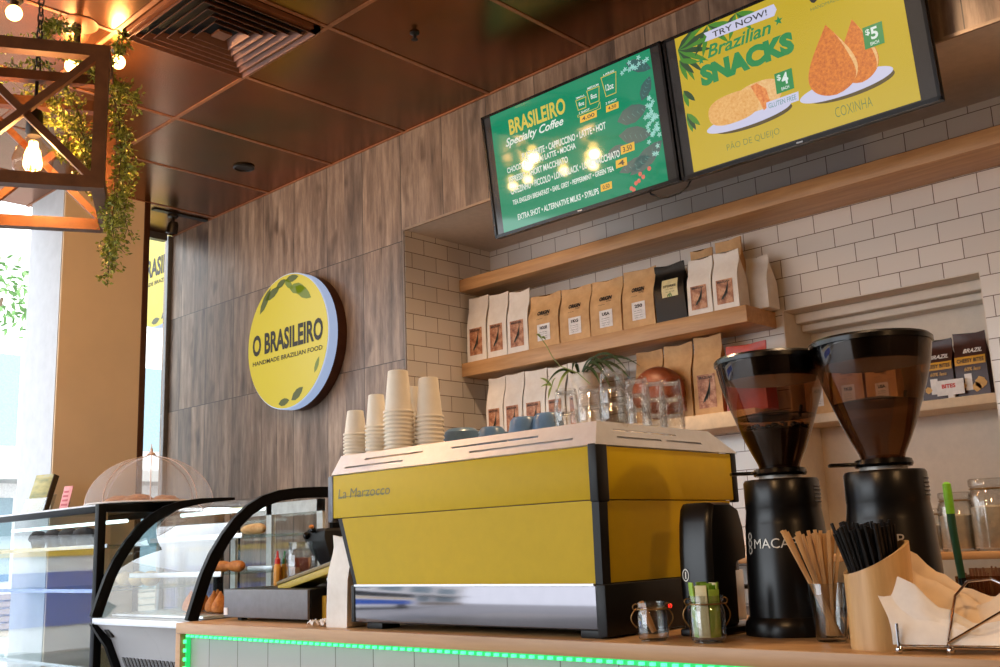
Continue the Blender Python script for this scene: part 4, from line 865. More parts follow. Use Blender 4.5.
def napkin(k, u0, wd, v0, rise, prof, m, label):
    n = 16; vs = []
    for j in range(n+1):
        for i in range(n+1):
            a, b = i/n, j/n; x = a*(len(prof)-1); q = min(int(x), len(prof)-2); f = x-q; f = f*f*(3-2*f); hh = prof[q]*(1-f)+prof[q+1]*f
            vs.append(R3(u0+wd*a-.022*b*(1-a)+.004*math.sin(b*5+k), v0+rise*b+.007*math.sin(a*9+k*2)*b, .0165+.0015*k+hh*b**.85+.004*noise.noise(Vector((a*4+k, b*4, k)))*b))
    q = n+1; f = [(j*q+i, j*q+i+1, (j+1)*q+i+1, (j+1)*q+i) for j in range(n) for i in range(n)]
    b_ = MB().add(vs, f); b_.add([p+Vector((0,.0016,.0006)) for p in vs], f)
    tag(b_.build('paper_napkin', m, smooth=60), label, 'napkin', 'napkins in the wire rack')
for k, (u0, wd, v0, rise, prof, m, lb) in enumerate(((-.012,.27,.006,.03,(.10,.075,.045,.022,.03,.026),M_napw,'frontmost napkin in the wire rack, low and pale'),(-.016,.27,.016,.034,(.138,.112,.062,.03,.04,.03),M_napw,'whitest napkin curling up beside the bamboo holder'),
        (.016,.24,.05,.06,(.145,.11,.085,.05,.05,.06),M_nap,'peach napkin standing right behind the whitest one'),(.03,.23,.08,.06,(.165,.12,.09,.07,.085,.06),M_nap,'peach napkin with the highest pointed corner, at the back'),(.12,.15,.06,.05,(.05,.06,.085,.06,.05),M_nap,'peach napkin bunched under the wire hold-down arm'))):
    napkin(k, u0, wd, v0, rise, prof, m, lb)
# ------------------------------------------------------------------ storage jars on the low shelf
def store_jar(px, pt, yy, r, label):
    P0 = at(px, 549, 1, yy); h = at(px, pt, 1, yy).z+.0865; cx, cy, z0 = P0.x, yy, -.0865
    s = thing('storage_jar', label, 'jar', (cx, cy, z0), 'storage jars on the low shelf')
    MB().lathe([(0,0),(r*.92,0),(r,.008),(r,h*.74),(r*.9,h*.82),(r*.82,h*.84),(r*.82,h*.88),(r*.78,h*.88),(r*.86,h*.8),(r*.95,h*.72),(r*.95,.012),(0,.008)], c=(cx,cy,z0), n=36).build('glass_body', M_jar, s)
    MB().lathe([(r*.82,h*.885),(r*.9,h*.9),(r*.9,h*.98),(r*.85,h),(0,h)], c=(cx,cy,z0), n=36).build('glass_lid', M_jar, s)
    MB().tube([(cx+r*.86*math.cos(2*PI*i/24), cy+r*.86*math.sin(2*PI*i/24), z0+h*.86) for i in range(25)], .002, 6).build('clip_ring', M_wire, s)
    MB().lathe([(0,.009),(r*.9,.009),(r*.9,h*.6),(r*.5,h*.63),(0,h*.62)], c=(cx,cy,z0), n=30).build('powder_fill', plain('pale_powder', (214,200,180), .9), s)
store_jar(936, 508, 3.76, .042, 'narrow glass storage jar tucked against the grinder')
store_jar(961, 492, 3.74, .062, 'middle-sized glass storage jar behind the green brush handle')
store_jar(995, 478, 3.73, .066, 'largest glass storage jar at the picture edge')
MB().box(-2.9, 3.1, ZF, XR-.02, YB-.004, -.292, .003).struct('trim_9', plain('back_bench', (70,50,40), .4))
bx = at(957, 576, 1, 3.45); bz = -.2915
s = thing('sachet_box', 'clear acrylic box full of brown sticks under the low shelf', 'box', (bx.x+.09, 3.5, bz))
w = MB(); zt_ = at(957,576,1,3.45).z
w.box(bx.x, 3.43, bz, bx.x+.2, 3.436, zt_); w.box(bx.x, 3.436, bz, bx.x+.005, 3.56, zt_); w.box(bx.x+.195, 3.436, bz, bx.x+.2, 3.56, zt_); w.box(bx.x, 3.56, bz, bx.x+.2, 3.566, zt_+.02); w.box(bx.x, 3.43, bz, bx.x+.2, 3.56, bz+.004)
w.build('acrylic_walls', glass('tinted_acrylic', (.72,.58,.46), (.4,.3,.22), .6), s)
rr = random.Random(9)
for i in range(26):
    x = bx.x+.012+.0068*i; y = 3.5+rr.uniform(-.04,.04)
    tag(MB().tube([(x,y,bz+.006),(x+rr.uniform(-.004,.004),y,zt_+rr.uniform(.004,.03))], .003, 6).build('brown_stick', plain('brown_sugar_stick', (112,70,44), .7) if i == 0 else bpy.data.materials['brown_sugar_stick']), 'slim brown stick standing in the clear acrylic box', 'stick', 'brown sticks in the acrylic box')
b0, b1 = at(962, 578, 1, 3.36), at(953, 530, 1, 3.36); b2 = at(946.5, 484, 1, 3.36)
s = thing('cleaning_brush', 'brush with dark green handle and bright green tip', 'brush', tuple(b0))
MB().tube([b0, b0.lerp(b1,.5), b1, b1.lerp(b2,.35)], [.011,.012,.0125,.013], 12).build('handle', plain('dark_green', (20,70,44), .35), s)
MB().tube([b1.lerp(b2,.35), b1.lerp(b2,.7), b2, b2+(b2-b1)*.04], [.0135,.014,.013,.006], 12).build('grip_end', plain('bright_green', (120,190,40), .35), s)
bb = Vector((b0.x+.01, b0.y, bz)); w = MB(); w.tube([bb, b0], [.018,.013], 12); w.build('brush_head', M_lid, s)
# ================================================================== curved glass food case
CX0, CX1 = -4.26, -3.5
PR = [(2.03,-.235),(2.058,-.15),(2.085,-.075),(2.12,-.005),(2.165,.062),(2.215,.12),(2.27,.167),(2.335,.202),(2.41,.224),(2.5,.235),(2.6,.239),(2.68,.24)]
M_cglass = glass('case_glass', (.96,.98,.98), (.82,.88,.88), .75); M_case = plain('case_black', (6,6,7), .45, spec=.12)
M_marble = bricks('case_stone', (0, 2), 3, 3, .001, (188,188,192), (182,182,186), (170,170,174), 0, .25)
cc = thing('curved_food_case', 'curved glass food display case with black arched end frames', 'display case', ((CX0+CX1)/2, 2.4, ZF))
def arch(x, nm):
    w = MB(); w.tube([(x,y,z) for y, z in PR], 0, flat=(.022,.011), up=(0,-1,0)); w.tube([(x,2.69,.24),(x,2.69,-.235)], 0, flat=(.022,.011), up=(0,1,0)); return w.build(nm, M_case, cc, 50)
arch(CX0, 'end_frame'); ef = arch(CX1, 'end_frame')
MB().lathe([(0,0),(.016,0),(.018,-.004),(.016,-.012),(0,-.012)], n=20, M=Matrix.Translation((CX1+.012,2.685,.175)) @ Matrix.Rotation(-PI/2,4,'Y')).build('lock', M_chrome, ef)
w = MB(); w.loft([[Vector((CX0+.012,y,z)) for y, z in PR], [Vector((CX1-.012,y,z)) for y, z in PR]], closed=False, cap=False); w.build('curved_pane', glass('curved_glass', (.95,.975,.975), (.8,.86,.87), 1.7), cc, 60)
for x in (CX0+.006, CX1-.004):
    w = MB(); w.poly([(x,y,z) for y, z in PR]+[(x,2.68,-.235)]); w.build('end_pane', M_cglass, cc, 0)
w = MB(); w.box(CX0-.01, 2.02, -.262, CX1+.01, 2.7, -.236, .004); w.build('deck', M_steel, cc)
w = MB(); w.prism([(2.035,-.262),(2.69,-.262),(2.69,ZF),(2.3,ZF),(2.22,-.62),(2.1,-.33)], 'x', CX0, CX1); w.build('base_cabinet', M_marble, cc)
w = MB(); w.tube([(CX0-.005,2.03,-.25),(CX0-.005,2.1,-.35),(CX0-.005,2.215,-.63)], 0, flat=(.022,.012), up=(0,-1,0)); w.build('base_edge', M_case, cc)
w = MB()
for k in range(13):
    u = k/12; w.box(CX0+.1+.055*k, 2.1, -.47, CX0+.128+.055*k, 2.2, -.33, .002, None)
w2 = MB()
for k in range(16): w2.prism([(2.105+.0056*j+ (0), -.345-.0135*j) for j in (0,)]+[(2.1,-.345),(2.1,-.35)], 'x', CX0+.1, CX1-.02) if False else None
sl_ = Vector((0, .12, -.29)).normalized()
w = MB()
for k in range(26):
    x = CX0+.06+.03*k
    if x < CX1-.03: w.tube([Vector((x,2.128,-.40)), Vector((x,2.128,-.40))+sl_*.16], 0, flat=(.004,.008), up=(0,-1,.4))
w.build('cooling_grille', plain('grille_grey', (96,96,98), .5), cc)
lp = at(114, 638, 1, 2.09); w = MB()
Mx = Matrix.Translation((lp.x, 2.068, -.30)) @ Matrix.Rotation(.6,4,'X')
w.box(-.02,-.004,-.02,.02,.004,.02,.002,Mx); w.build('switch', M_dark, cc)
M_tube = emit('case_light', (226,250,250), 3.0)
MB().tube([(CX0+.06,2.38,.178),(CX1-.06,2.38,.178)], .009, 10).build('light_tube', M_tube, cc)
zs1, zs2 = .075, -.068
M_shelf = glass('shelf_glass', (.9,.95,.94), (.6,.75,.72), .8); M_rim = plain('bright_trim', (228,230,232), .25, .6)
for z, y0_ in ((zs1,2.26),(zs2,2.17)):
    sh = MB().box(CX0+.02, y0_, z-.008, CX1-.02, 2.62, z, .001).build('glass_shelf', M_shelf, cc); MB().box(CX0+.02, y0_-.008, z-.014, CX1-.02, y0_-.0005, z+.006, .002).build('price_rail', M_rim, sh)
MB().box(CX0+.02, 2.09, -.232, CX1-.02, 2.64, -.222, .002).build('food_tray', M_rim, cc)
for x0_, x1_, y_ in ((CX0+.02,-3.9,2.655),(-3.93,CX1-.02,2.64)):
    w = MB(); w.box(x0_,y_,-.2,x0_+.04,y_+.014,.215); w.box(x1_-.04,y_,-.2,x1_,y_+.014,.215); w.box(x0_,y_,.165,x1_,y_+.014,.215); w.box(x0_,y_,-.2,x1_,y_+.014,-.16)
    d_ = w.build('sliding_door', plain('door_white', (226,228,228), .4), cc); MB().box(x0_+.035,y_+.005,-.165,x1_-.035,y_+.009,.17).build('pane', M_cglass, d_)
# food in it
t = NT('pastry_crust'); v = t.noise(t.coord(), 60, 5, .7); t.link(t.ramp(v, [(.3, (172,92,30)), (.7, (222,140,60))]), t.b.inputs['Base Color']); t.bump(v, .3, .004); t.set(Roughness=.7); M_past = t.m
t = NT('pale_pastry'); v = t.noise(t.coord(), 40, 5, .7); t.link(t.ramp(v, [(.3, (204,150,86)), (.7, (236,198,140))]), t.b.inputs['Base Color']); t.set(Roughness=.7); M_pale_p = t.m
def coxinha_mb(c, r): return MB().lathe([(0,0),(r*.55,.004),(r*.92,r*.3),(r,r*.7),(r*.88,r*1.15),(r*.58,r*1.7),(r*.25,r*2.15),(.003,r*2.5),(0,r*2.52)], c=c, n=20)
spots = [(-3.58,2.20),(-3.66,2.22),(-3.74,2.19),(-3.83,2.22),(-3.60,2.30),(-3.69,2.32),(-3.78,2.31),(-3.88,2.30),(-3.62,2.42),(-3.72,2.43),(-3.58,2.53),(-3.68,2.55),(-3.8,2.44),(-3.8,2.55)]
rows = ['front','front','front','front','second','second','second','second','third','third','rear','rear','third','rear']; ordn = ['nearest the counter end','second from the counter end','third from the counter end','farthest from the counter end']
cnt = {}; src = None
for (x, y), rw in zip(spots, rows):
    i = cnt.get(rw, 0); cnt[rw] = i+1; lb = f'orange drop-shaped pastry on the case floor, {rw} row, {ordn[i]}'
    if src is None: src = tag(coxinha_mb((x,y,-.2215), .034).build('drop_pastry', M_past), lb, 'pastry', 'drop pastries in the curved case')
    else: dup(src, (x, y, -.2215), lb, rz=random.uniform(0,6))
def crescent(x, y, z, rz, lb, m, nm='crescent_pastry', L=.05):
    pts = [Vector((x,y,z+.022))+Vector((math.cos(rz)*L*t-math.sin(rz)*.02*(1-t*t), math.sin(rz)*L*t+math.cos(rz)*.02*(1-t*t), 0)) for t in [-1+.2*i for i in range(11)]]
    tag(MB().tube(pts, [.006,.014,.019,.021,.022,.0222,.022,.021,.019,.014,.006], 12).build(nm, m), lb, 'pastry', 'crescent pastries in the curved case')
for i, (x, y, z, rz, lb) in enumerate(((-3.6,2.36,zs1,.3,'golden crescent pastry on the top glass shelf nearest the counter'),(-3.72,2.40,zs1,-.2,'golden crescent pastry second along on the top glass shelf'),(-3.62,2.28,zs2,.1,'brown crescent pastry on the middle glass shelf nearest the counter'),(-3.76,2.30,zs2,.4,'brown crescent pastry farther along the middle glass shelf'))):
    crescent(x, y, z+.0005, rz, lb, M_past if z == zs2 else M_pale_p)
tx0 = at(290, 550, 1, 2.5)
tag(MB().box(-3.74, 2.42, zs2+.0005, -3.56, 2.6, zs2+.018, .004).build('baking_tray', M_steel), 'shallow steel tray at the back of the middle glass shelf', 'tray')
# ================================================================== square display case
QX0, QX1, QY0, QY1, QZ = -5.75, -4.335, 2.062, 2.68, .236
qc = thing('square_display_case', 'tall black-framed square glass display case at the picture edge', 'display case', ((QX0+QX1)/2, 2.37, ZF))
for nm, b in (('corner_post',(QX1-.035,QY0,ZF+.12,QX1,QY0+.035,QZ)),('corner_post',(QX0,QY0,ZF+.12,QX0+.035,QY0+.035,QZ)),('corner_post',(QX1-.035,QY1-.035,ZF+.12,QX1,QY1,QZ)),('corner_post',(QX0,QY1-.035,ZF+.12,QX0+.035,QY1,QZ)),
              ('top_rail',(QX0+.035,QY0,QZ-.035,QX1-.035,QY0+.03,QZ-.008)),('top_rail',(QX1-.03,QY0+.035,QZ-.035,QX1,QY1-.035,QZ)),('top_rail',(QX0+.035,QY1-.03,QZ-.035,QX1-.035,QY1,QZ)),('base',(QX0,QY0,ZF,QX1,QY1,ZF+.12))):
    MB().box(*b, .002).build(nm, M_case, qc)
MB().box(QX0+.035, QY0, QZ-.0075, QX1-.035, QY0+.04, QZ, .001).build('price_strip', plain('strip_white', (232,234,240), .3), qc)
MB().box(QX0+.035, QY0+.04, QZ-.006, QX1-.03, QY1-.03, QZ).build('top_pane', M_cglass, qc)
MB().box(QX0+.03, QY0+.008, ZF+.12, QX1-.03, QY0+.013, QZ-.03).build('front_pane', M_cglass, qc)
MB().box(QX1-.013, QY0+.035, ZF+.12, QX1-.008, QY1-.035, QZ-.03).build('side_pane', M_cglass, qc)
MB().box(QX0+.036, QY1-.013, ZF+.12, QX1-.036, QY1-.008, QZ-.036).build('rear_pane', M_cglass, qc)
qs1, qs2, qs3 = .062, -.13, -.46
for z in (qs1, qs2, qs3):
    sh = MB().box(QX0+.04, QY0+.07, z-.007, QX1-.036, QY1-.04, z).build('glass_shelf', M_shelf, qc); MB().box(QX0+.04, QY0+.06, z-.012, QX1-.036, QY0+.0695, z+.004).build('shelf_edge', M_rim, sh)
MB().tube([(QX0+.1,QY0+.16,.165),(QX1-.06,QY0+.16,.165)], .008, 10).build('light_tube', M_tube, qc)
M_choc = plain('chocolate_muffin', (52,34,28), .8, var=.25, nscale=60, bump=.4); M_case_p = plain('muffin_paper', (40,30,28), .7)
src = None
for i, (x, y) in enumerate([(at(p, 550, 1, q).x, q) for p, q in ((83,2.24),(68,2.25),(53,2.24),(38,2.25),(90,2.38),(75,2.39),(60,2.38))]):
    lb = f'dark chocolate muffin on the top glass shelf, {"front" if i < 4 else "back"} row, {["nearest the corner post","second from the corner post","third from the corner post","farthest from the corner post"][i if i < 4 else i-4]}'
    if src is None:
        src = thing('chocolate_muffin', lb, 'muffin', (x, y, qs1), 'chocolate muffins in the square case')
        MB().lathe([(0,.0005),(.028,.0005),(.038,.045),(.034,.045),(0,.04)], c=(x,y,qs1), n=28).build('paper_cup', M_case_p, src)
        b = MB().lathe([(0,.04),(.044,.044),(.05,.056),(.045,.072),(.028,.088),(.01,.094),(0,.094)], c=(x,y,qs1), n=24); b.v = [p+Vector((noise.noise(p*40)*.004,noise.noise(p*40+Vector((9,0,0)))*.004,noise.noise(p*35)*.005)) for p in b.v]; b.build('crown', M_choc, src)
    else: dup(src, (x, y, qs1), lb, rz=i*1.3)
for i, x in enumerate((-4.5,-4.62,-4.74,-4.86)):
    tag(MB().ball((x,2.4,qs2+.036), (.05,.04,.0355), 18, 10).build('bread_roll', M_pale_p), f'pale bread roll on the middle glass shelf, {["nearest the corner post","second from the corner post","third from the corner post","farthest from the corner post"][i]}', 'bread roll', 'bread rolls in the square case')
# things on top of it
dx, dy, dz = -4.565, 2.42, QZ
s = thing('cake_stand_tray', 'flat round tray under the net food cover', 'tray', (dx, dy, dz))
MB().lathe([(0,.0005),(.27,.0005),(.275,.004),(.27,.007),(0,.006)], c=(dx,dy,dz), n=48).build('tray_plate', M_case, s)
MB().lathe([(.27,.0072),(.278,.0072),(.28,.012),(.276,.012)], c=(dx,dy,dz), n=48).build('rim', M_case, s)
M_cook = plain('cookie', (196,134,80), .85, var=.2, nscale=80, bump=.4)
src = None
for i, (ox, oy, lb) in enumerate(((-.1,-.1,'golden cookie heap under the net cover nearer the column'),(.06,-.09,'golden cookie heap under the net cover nearer the curved case'),(-.02,.09,'golden cookie heap at the back under the net cover'))):
    b = MB().lathe([(0,0),(.06,0),(.07,.012),(.066,.026),(.045,.04),(.02,.047),(0,.048)], c=(dx+ox,dy+oy,dz+.0075), n=24); b.v = [p+Vector((0,0,noise.noise(p*50)*.006 if p.z > dz+.015 else 0)) for p in b.v]
    tag(b.build('cookie_heap', M_cook), lb, 'cookie', 'cookies under the net cover')
dome = thing('net_food_cover', 'domed white net food cover with pink ribs and a finial', 'food cover', (dx, dy, dz))
t = NT('white_net'); t.n.remove(t.b); tr_ = t.node('ShaderNodeBsdfTransparent'); df = t.node('ShaderNodeBsdfDiffuse'); df.inputs[0].default_value = rgba((236,226,222))
tl = t.node('ShaderNodeBsdfTranslucent'); tl.inputs[0].default_value = rgba((236,226,222)); ad = t.node('ShaderNodeMixShader'); ad.inputs[0].default_value = .5; t.link(df.outputs[0], ad.inputs[1]); t.link(tl.outputs[0], ad.inputs[2])
mx = t.node('ShaderNodeMixShader'); mx.inputs[0].default_value = .3; t.link(tr_.outputs[0], mx.inputs[1]); t.link(ad.outputs[0], mx.inputs[2]); t.link(mx.outputs[0], t.o.inputs[0]); M_net = t.m
DR, DH = .288, .222
DP = [(DR*math.cos(a), DH*math.sin(a)**1.05) for a in [PI/2*i/14 for i in range(15)]]; DP[-1] = (0, DH+.012); DP[-2] = (DP[-2][0], DP[-2][1]+.002)
MB().lathe([(r, z+.013) for r, z in DP], c=(dx,dy,dz), n=48).build('net', M_net, dome, 60)
M_rib = plain('rose_rib', (232,206,196), .6)
for k in range(8):
    a = 2*PI*k/8+.3; MB().tube([(dx+r*math.cos(a), dy+r*math.sin(a), dz+z+.014) for r, z in DP], .0017, 6).build('rib', M_rib, dome)
MB().lathe([(0,0),(.022,.0),(.016,.008),(.006,.014),(.008,.024),(.003,.034),(.002,.05),(0,.052)], c=(dx,dy,dz+DH+.022), n=16).build('finial', M_rib, dome)
MB().tube([(dx+DR*math.cos(2*PI*i/40), dy+DR*math.sin(2*PI*i/40), dz+.013) for i in range(41)], .004, 6).build('hem', plain('net_hem', (236,228,224), .8), dome)
# menu cards
M_lf = NT('leaflet'); v = M_lf.noise(M_lf.coord((1,1,3)), 5, 3); M_lf.link(M_lf.ramp(v, [(.3, (96,110,60)), (.5, (176,160,84)), (.7, (150,176,180))]), M_lf.b.inputs['Base Color'])
c0 = at(25, 510, 1, 2.18); s = thing('leaflet_holder', 'clear stand of green and yellow leaflets on the square case', 'leaflet stand', (c0.x+.08, 2.2, QZ))
Mx = Matrix.Translation((c0.x+.09, 2.19, QZ+.012)) @ Matrix.Rotation(.25,4,'Z') @ Matrix.Rotation(-.3,4,'X')
MB().box(-.075,-.002,0,.06,.03,.2,.001,Mx).build('leaflets', M_lf.m, s)
MB().box(.0605,-.001,0,.066,.03,.198,.001,Mx).build('leaflet_edges', plain('leaflet_edge', (70,54,30), .7), s)
w = MB(); w.box(-.085,-.012,-.012,.08,-.008,.07,0,Mx); w.box(-.085,-.012,-.012,.08,.05,-.008,0,Mx); w.box(-.085,.034,-.012,.08,.038,.1,0,Mx); w.build('acrylic_pocket', M_jar, s)
c0 = at(60, 507, 1, 2.22); Mx = Matrix.Translation((c0.x+.03, 2.22, QZ+.001)) @ Matrix.Rotation(.3,4,'Z') @ Matrix.Rotation(-.25,4,'X')
s = thing('card_stand', 'little pink card standing on the square case by the column', 'card', (c0.x+.03, 2.22, QZ))
MB().box(-.03,0,.002,.03,.003,.13,.0008,Mx).build('card', plain('pink_card', (226,150,150), .6), s); w = MB()
for k in range(4): w.box(-.022,-.0006,.03+.022*k,.02-.004*k,-.0001,.04+.022*k,0,Mx)
w.build('print', plain('pink_print', (190,80,90), .6), s)
w = MB(); w.box(-.033,-.014,0,.033,.02,.004,0,Mx); w.box(-.033,.0035,0,.033,.006,.05,0,Mx); w.build('acrylic_foot', M_jar, s)
# ================================================================== till corner
bx0, bx1, by0 = -3.335, -2.83, 2.062; bzt = at(228, 589, 1, by0).z
s = thing('cash_drawer', 'grey-fronted black cash drawer on the worktop beside the curved case', 'cash drawer', ((bx0+bx1)/2, by0+.2, ZK))
MB().box(bx0, by0+.012, ZK+.01, bx1, by0+.42, bzt, .004).build('casing', M_black, s)
MB().box(bx0+.002, by0, ZK+.012, bx1-.002, by0+.0115, bzt-.002, .003).build('front_panel', plain('drawer_grey', (108,110,116), .45), s)
MB().box(bx0+.006, by0-.002, ZK+.02, bx0+.03, by0-.0005, ZK+.045).build('sticker', M_lab, s)
w = MB()
for x in (bx0+.03, bx1-.05):
    for y in (by0+.04, by0+.36): w.box(x, y, ZK, x+.025, y+.025, ZK+.0098)
w.build('rubber_foot', M_black, s)
# slanted yellow till screen on its black arm
A, B = at(277, 583, 1, 2.13), at(349, 556, 1, 2.13); dirv = (B-A).normalized(); up_ = Vector((-dirv.z,0,dirv.x))
s = thing('till_screen', 'slanted yellow-backed till screen on a black arm', 'till', (B.x-.12, 2.2, ZK))
Mx = Matrix(((dirv.x,0,up_.x,A.x),(0,1,0,2.13),(dirv.z,0,up_.z,A.z),(0,0,0,1))); L = (B-A).length
M_oliv = plain('till_yellow', (186,160,44), .4)
MB().box(0,0,-.032,L,.11,-.008,.003,Mx).build('shell', M_oliv, s)
MB().box(.0,-.003,-.008,L,.11,.004,.002,Mx).build('edge', plain('till_edge', (120,100,36), .4), s)
MB().box(.006,.004,.004,L-.006,.104,.007,.001,Mx).build('glass', plain('till_glass', (18,18,20), .1), s)
m_ = A.lerp(B,.62)
w = MB(); w.tube([Vector((m_.x,2.19,m_.z-.03)), Vector((m_.x+.03,2.2,m_.z-.07)), Vector((bx1+.06,2.25,ZK+.09)), Vector((bx1+.07,2.25,ZK+.02))], [.03,.035,.035,.04], 12); w.build('arm', M_black, s)
MB().lathe([(0,0),(.07,0),(.07,.014),(.05,.02),(0,.02)], c=(bx1+.085,2.25,ZK), n=32).build('foot', M_black, s)
kb = at(331, 577, 1, 2.17); MB().lathe([(0,-.012),(.014,-.012),(.018,0),(.014,.01),(0,.012)], M=Matrix.Translation(kb) @ Matrix.Rotation(PI/2,4,'X'), n=18).build('hinge_knob', M_chrome, s)
# tip jar and sauces on top of the drawer
jb = at(301, 586, 1, 2.36); jx, jr = jb.x, .062; jh = at(301, 542, 1, 2.36).z-bzt
s = thing('tip_jar', 'wide-mouthed glass jar of brown sachets behind the slanted till screen', 'jar', (jx, 2.36, bzt))
MB().lathe([(0,.001),(jr*.9,.001),(jr,.01),(jr,jh*.68),(jr*.9,jh*.8),(jr*.74,jh*.84),(jr*.74,jh*.97),(jr*.78,jh),(jr*.7,jh),(jr*.68,jh*.84),(jr*.94,jh*.66),(jr*.94,.014),(0,.01)], c=(jx,2.36,bzt), n=40).build('glass_body', M_jar, s)
MB().tube([(jx+jr*.98,2.36,bzt+jh*.72),(jx+jr*1.25,2.36,bzt+jh*.66),(jx+jr*1.28,2.36,bzt+jh*.5),(jx+jr*1.0,2.36,bzt+jh*.38)], .006, 8).build('handle', M_jar, s)
rr = random.Random(8); cols = [plain('sachet_brown', (150,84,60), .6), plain('sachet_rust', (170,70,46), .6), plain('sachet_sand', (190,140,96), .6)]
for i in range(12):
    M_ = Matrix.Translation((jx+rr.uniform(-.025,.025),2.36+rr.uniform(-.025,.025),bzt+.014+.035*(i//6))) @ Matrix.Rotation(rr.uniform(0,3),4,'Z') @ Matrix.Rotation(rr.uniform(-.3,.3),4,'X')
    tag(MB().box(-.018,-.002,0,.018,.002,.05,.001,M_).build('brown_sachet', cols[i % 3]), 'small brown sachet inside the wide-mouthed jar', 'sachet', 'brown sachets in the wide-mouthed jar')
for px, lb, cb_, cc_ in ((277.5,'squeezy sauce bottle with a red cap beside the jar',(224,160,60),(200,44,30)),(284.5,'squeezy sauce bottle with a green cap beside the jar',(220,180,70),(40,130,60))):
    yy = 2.29 if px < 280 else 2.32; p = at(px, 586, 1, yy); h = at(px, 551, 1, yy).z-bzt
    s = thing('sauce_bottle', lb, 'sauce bottle', (p.x, yy, bzt), 'sauce bottles beside the jar')
    MB().lathe([(0,0),(.013,0),(.0145,.004),(.0145,h*.5),(.0105,h*.62),(0,h*.62)], c=(p.x,yy,bzt+.0005), n=20).build('bottle_body', plain('sauce_body', cb_, .4), s)
    MB().lathe([(0,h*.62),(.011,h*.62),(.010,h*.76),(.005,h*.8),(.003,h),(0,h)], c=(p.x,yy,bzt+.0005), n=20).build('cap', plain('sauce_cap', cc_, .4), s)
# black gadget behind the till screen
g0 = at(329, 560, 1, 2.46); gx = g0.x; gz = bzt
s = thing('card_printer', 'black knobbly device standing behind the till screen by the case', 'printer', (gx, 2.46, gz))
w = MB(); w.loft([[Vector((gx+x*k+o, 2.46+y*k2, z)) for x, y in ((-.05,-.05),(.05,-.05),(.06,0),(.05,.05),(-.05,.05),(-.06,0))] for z, k, k2, o in ((gz,.8,.8,.05),(gz+.05,.6,.7,.04),(gz+.09,.85,.8,.02),(gz+.13,1.15,1,.0),(gz+.17,1.3,1.1,-.02),(gz+.195,1.2,1,-.02),(gz+.205,1.0,.8,-.02))]); w.build('housing', M_black, s, 30)
for dxx, dzz, r in ((-.062,.18,.014),(-.02,.2,.012)):
    w = MB(); w.ball((gx+dxx,2.40,gz+dzz), r, 12, 8); w.build('knob', M_lid, s)
w = MB(); w.ball((gx-.01,2.385,gz+.212), (.012,.01,.008), 10, 6); w.build('orange_button', plain('orange_button', (200,120,40), .4), s)
# bag, little yellow box and receipts in front of it
bag('paper_bag', 'tall narrow white paper bag standing against the espresso machine', 326, 347, 630, 559, 1.985, ZK+.0005, .075, M_bagw, '', None, 77, h=.268, tilt=.04)
yb = at(327, 616, 1, 2.14); tag(MB().box(yb.x-.045, 2.12, ZK, yb.x+.02, 2.19, ZK+.085, .003).build('yellow_box', plain('box_yellow', (214,170,40), .5)), 'small yellow box tucked behind the white paper bag', 'box')
rc = at(318, 627, 2, ZK); b = MB(); n = 14; pts = []
vs = []
for j in range(n+1):
    for i in range(n+1): vs.append(Vector((rc.x-.06+.11*i/n, rc.y-.0+.05*j/n, ZK+.004+.018*abs(noise.noise(Vector((i*.45,j*.5,2))))+.01*math.sin(i*.9)**2)))
b.add(vs, [(j*(n+1)+i, j*(n+1)+i+1, (j+1)*(n+1)+i+1, (j+1)*(n+1)+i) for j in range(n) for i in range(n)])
b.add([v-Vector((0,0,.002)) for v in vs], [(j*(n+1)+i, j*(n+1)+i+1, (j+1)*(n+1)+i+1, (j+1)*(n+1)+i) for j in range(n) for i in range(n)])
tag(b.build('crumpled_receipt', M_lab), 'crumpled white receipt lying beside the white paper bag', 'receipt')
# ================================================================== hanging timber lantern
PC = Vector((-3.113, 1.222, 0)); PU = Vector((-.491,-.871,0)).normalized(); PV = Vector((-.871,.491,0)).normalized()   # along its near face, and away from the camera
pz0, pz1, hw, bt = 1.094, 1.513, .21, .019
def PQ(u, v, z): return PC+PU*u+PV*v+Vector((0,0,z))
M_lwood = wood('lantern_wood', (84,50,28), (122,78,46), .55, (3,3,3), 4)
ln = thing('lantern_pendant', 'square timber lantern pendant hanging on a chain, trailing plants on it', 'pendant light', PQ(0,0,pz0))
def bar(a, b, t=bt, nm='frame_bar', f2=None): MB().tube([a, b], 0, flat=(t, f2 or t), up=(0,0,1) if abs((b-a).normalized().z) < .9 else PU).build(nm, M_lwood, ln, 0)
for z in (pz0, pz1):
    for sgn in (1,-1):
        bar(PQ(-hw-bt,sgn*hw,z), PQ(hw+bt,sgn*hw,z)); bar(PQ(sgn*hw,-hw+bt,z), PQ(sgn*hw,hw-bt,z))
for su in (1,-1):
    for sv in (1,-1): bar(PQ(su*hw,sv*hw,pz0+bt), PQ(su*hw,sv*hw,pz1-bt))
e = hw-bt; zi0, zi1 = pz0+bt, pz1-bt
for sv in (1,-1):
    bar(PQ(-e,sv*(hw-.008),zi0), PQ(e,sv*(hw-.008),zi1), .011, 'cross_brace'); bar(PQ(-e,sv*(hw+.008),zi1), PQ(e,sv*(hw+.008),zi0), .011, 'cross_brace')
bar(PQ(-hw+bt,0,pz1), PQ(hw-bt,0,pz1), .016, 'lamp_bar')
zb_ = 1.262
w = MB(); w.lathe([(0,.135),(.02,.135),(.024,.12),(.026,.06),(.02,.05),(0,.05)], c=(PC.x,PC.y,zb_), n=24); w.tube([(PC.x,PC.y,zb_+.135),(PC.x,PC.y,pz1-.015)], .006); w.build('lamp_holder', M_black, ln)
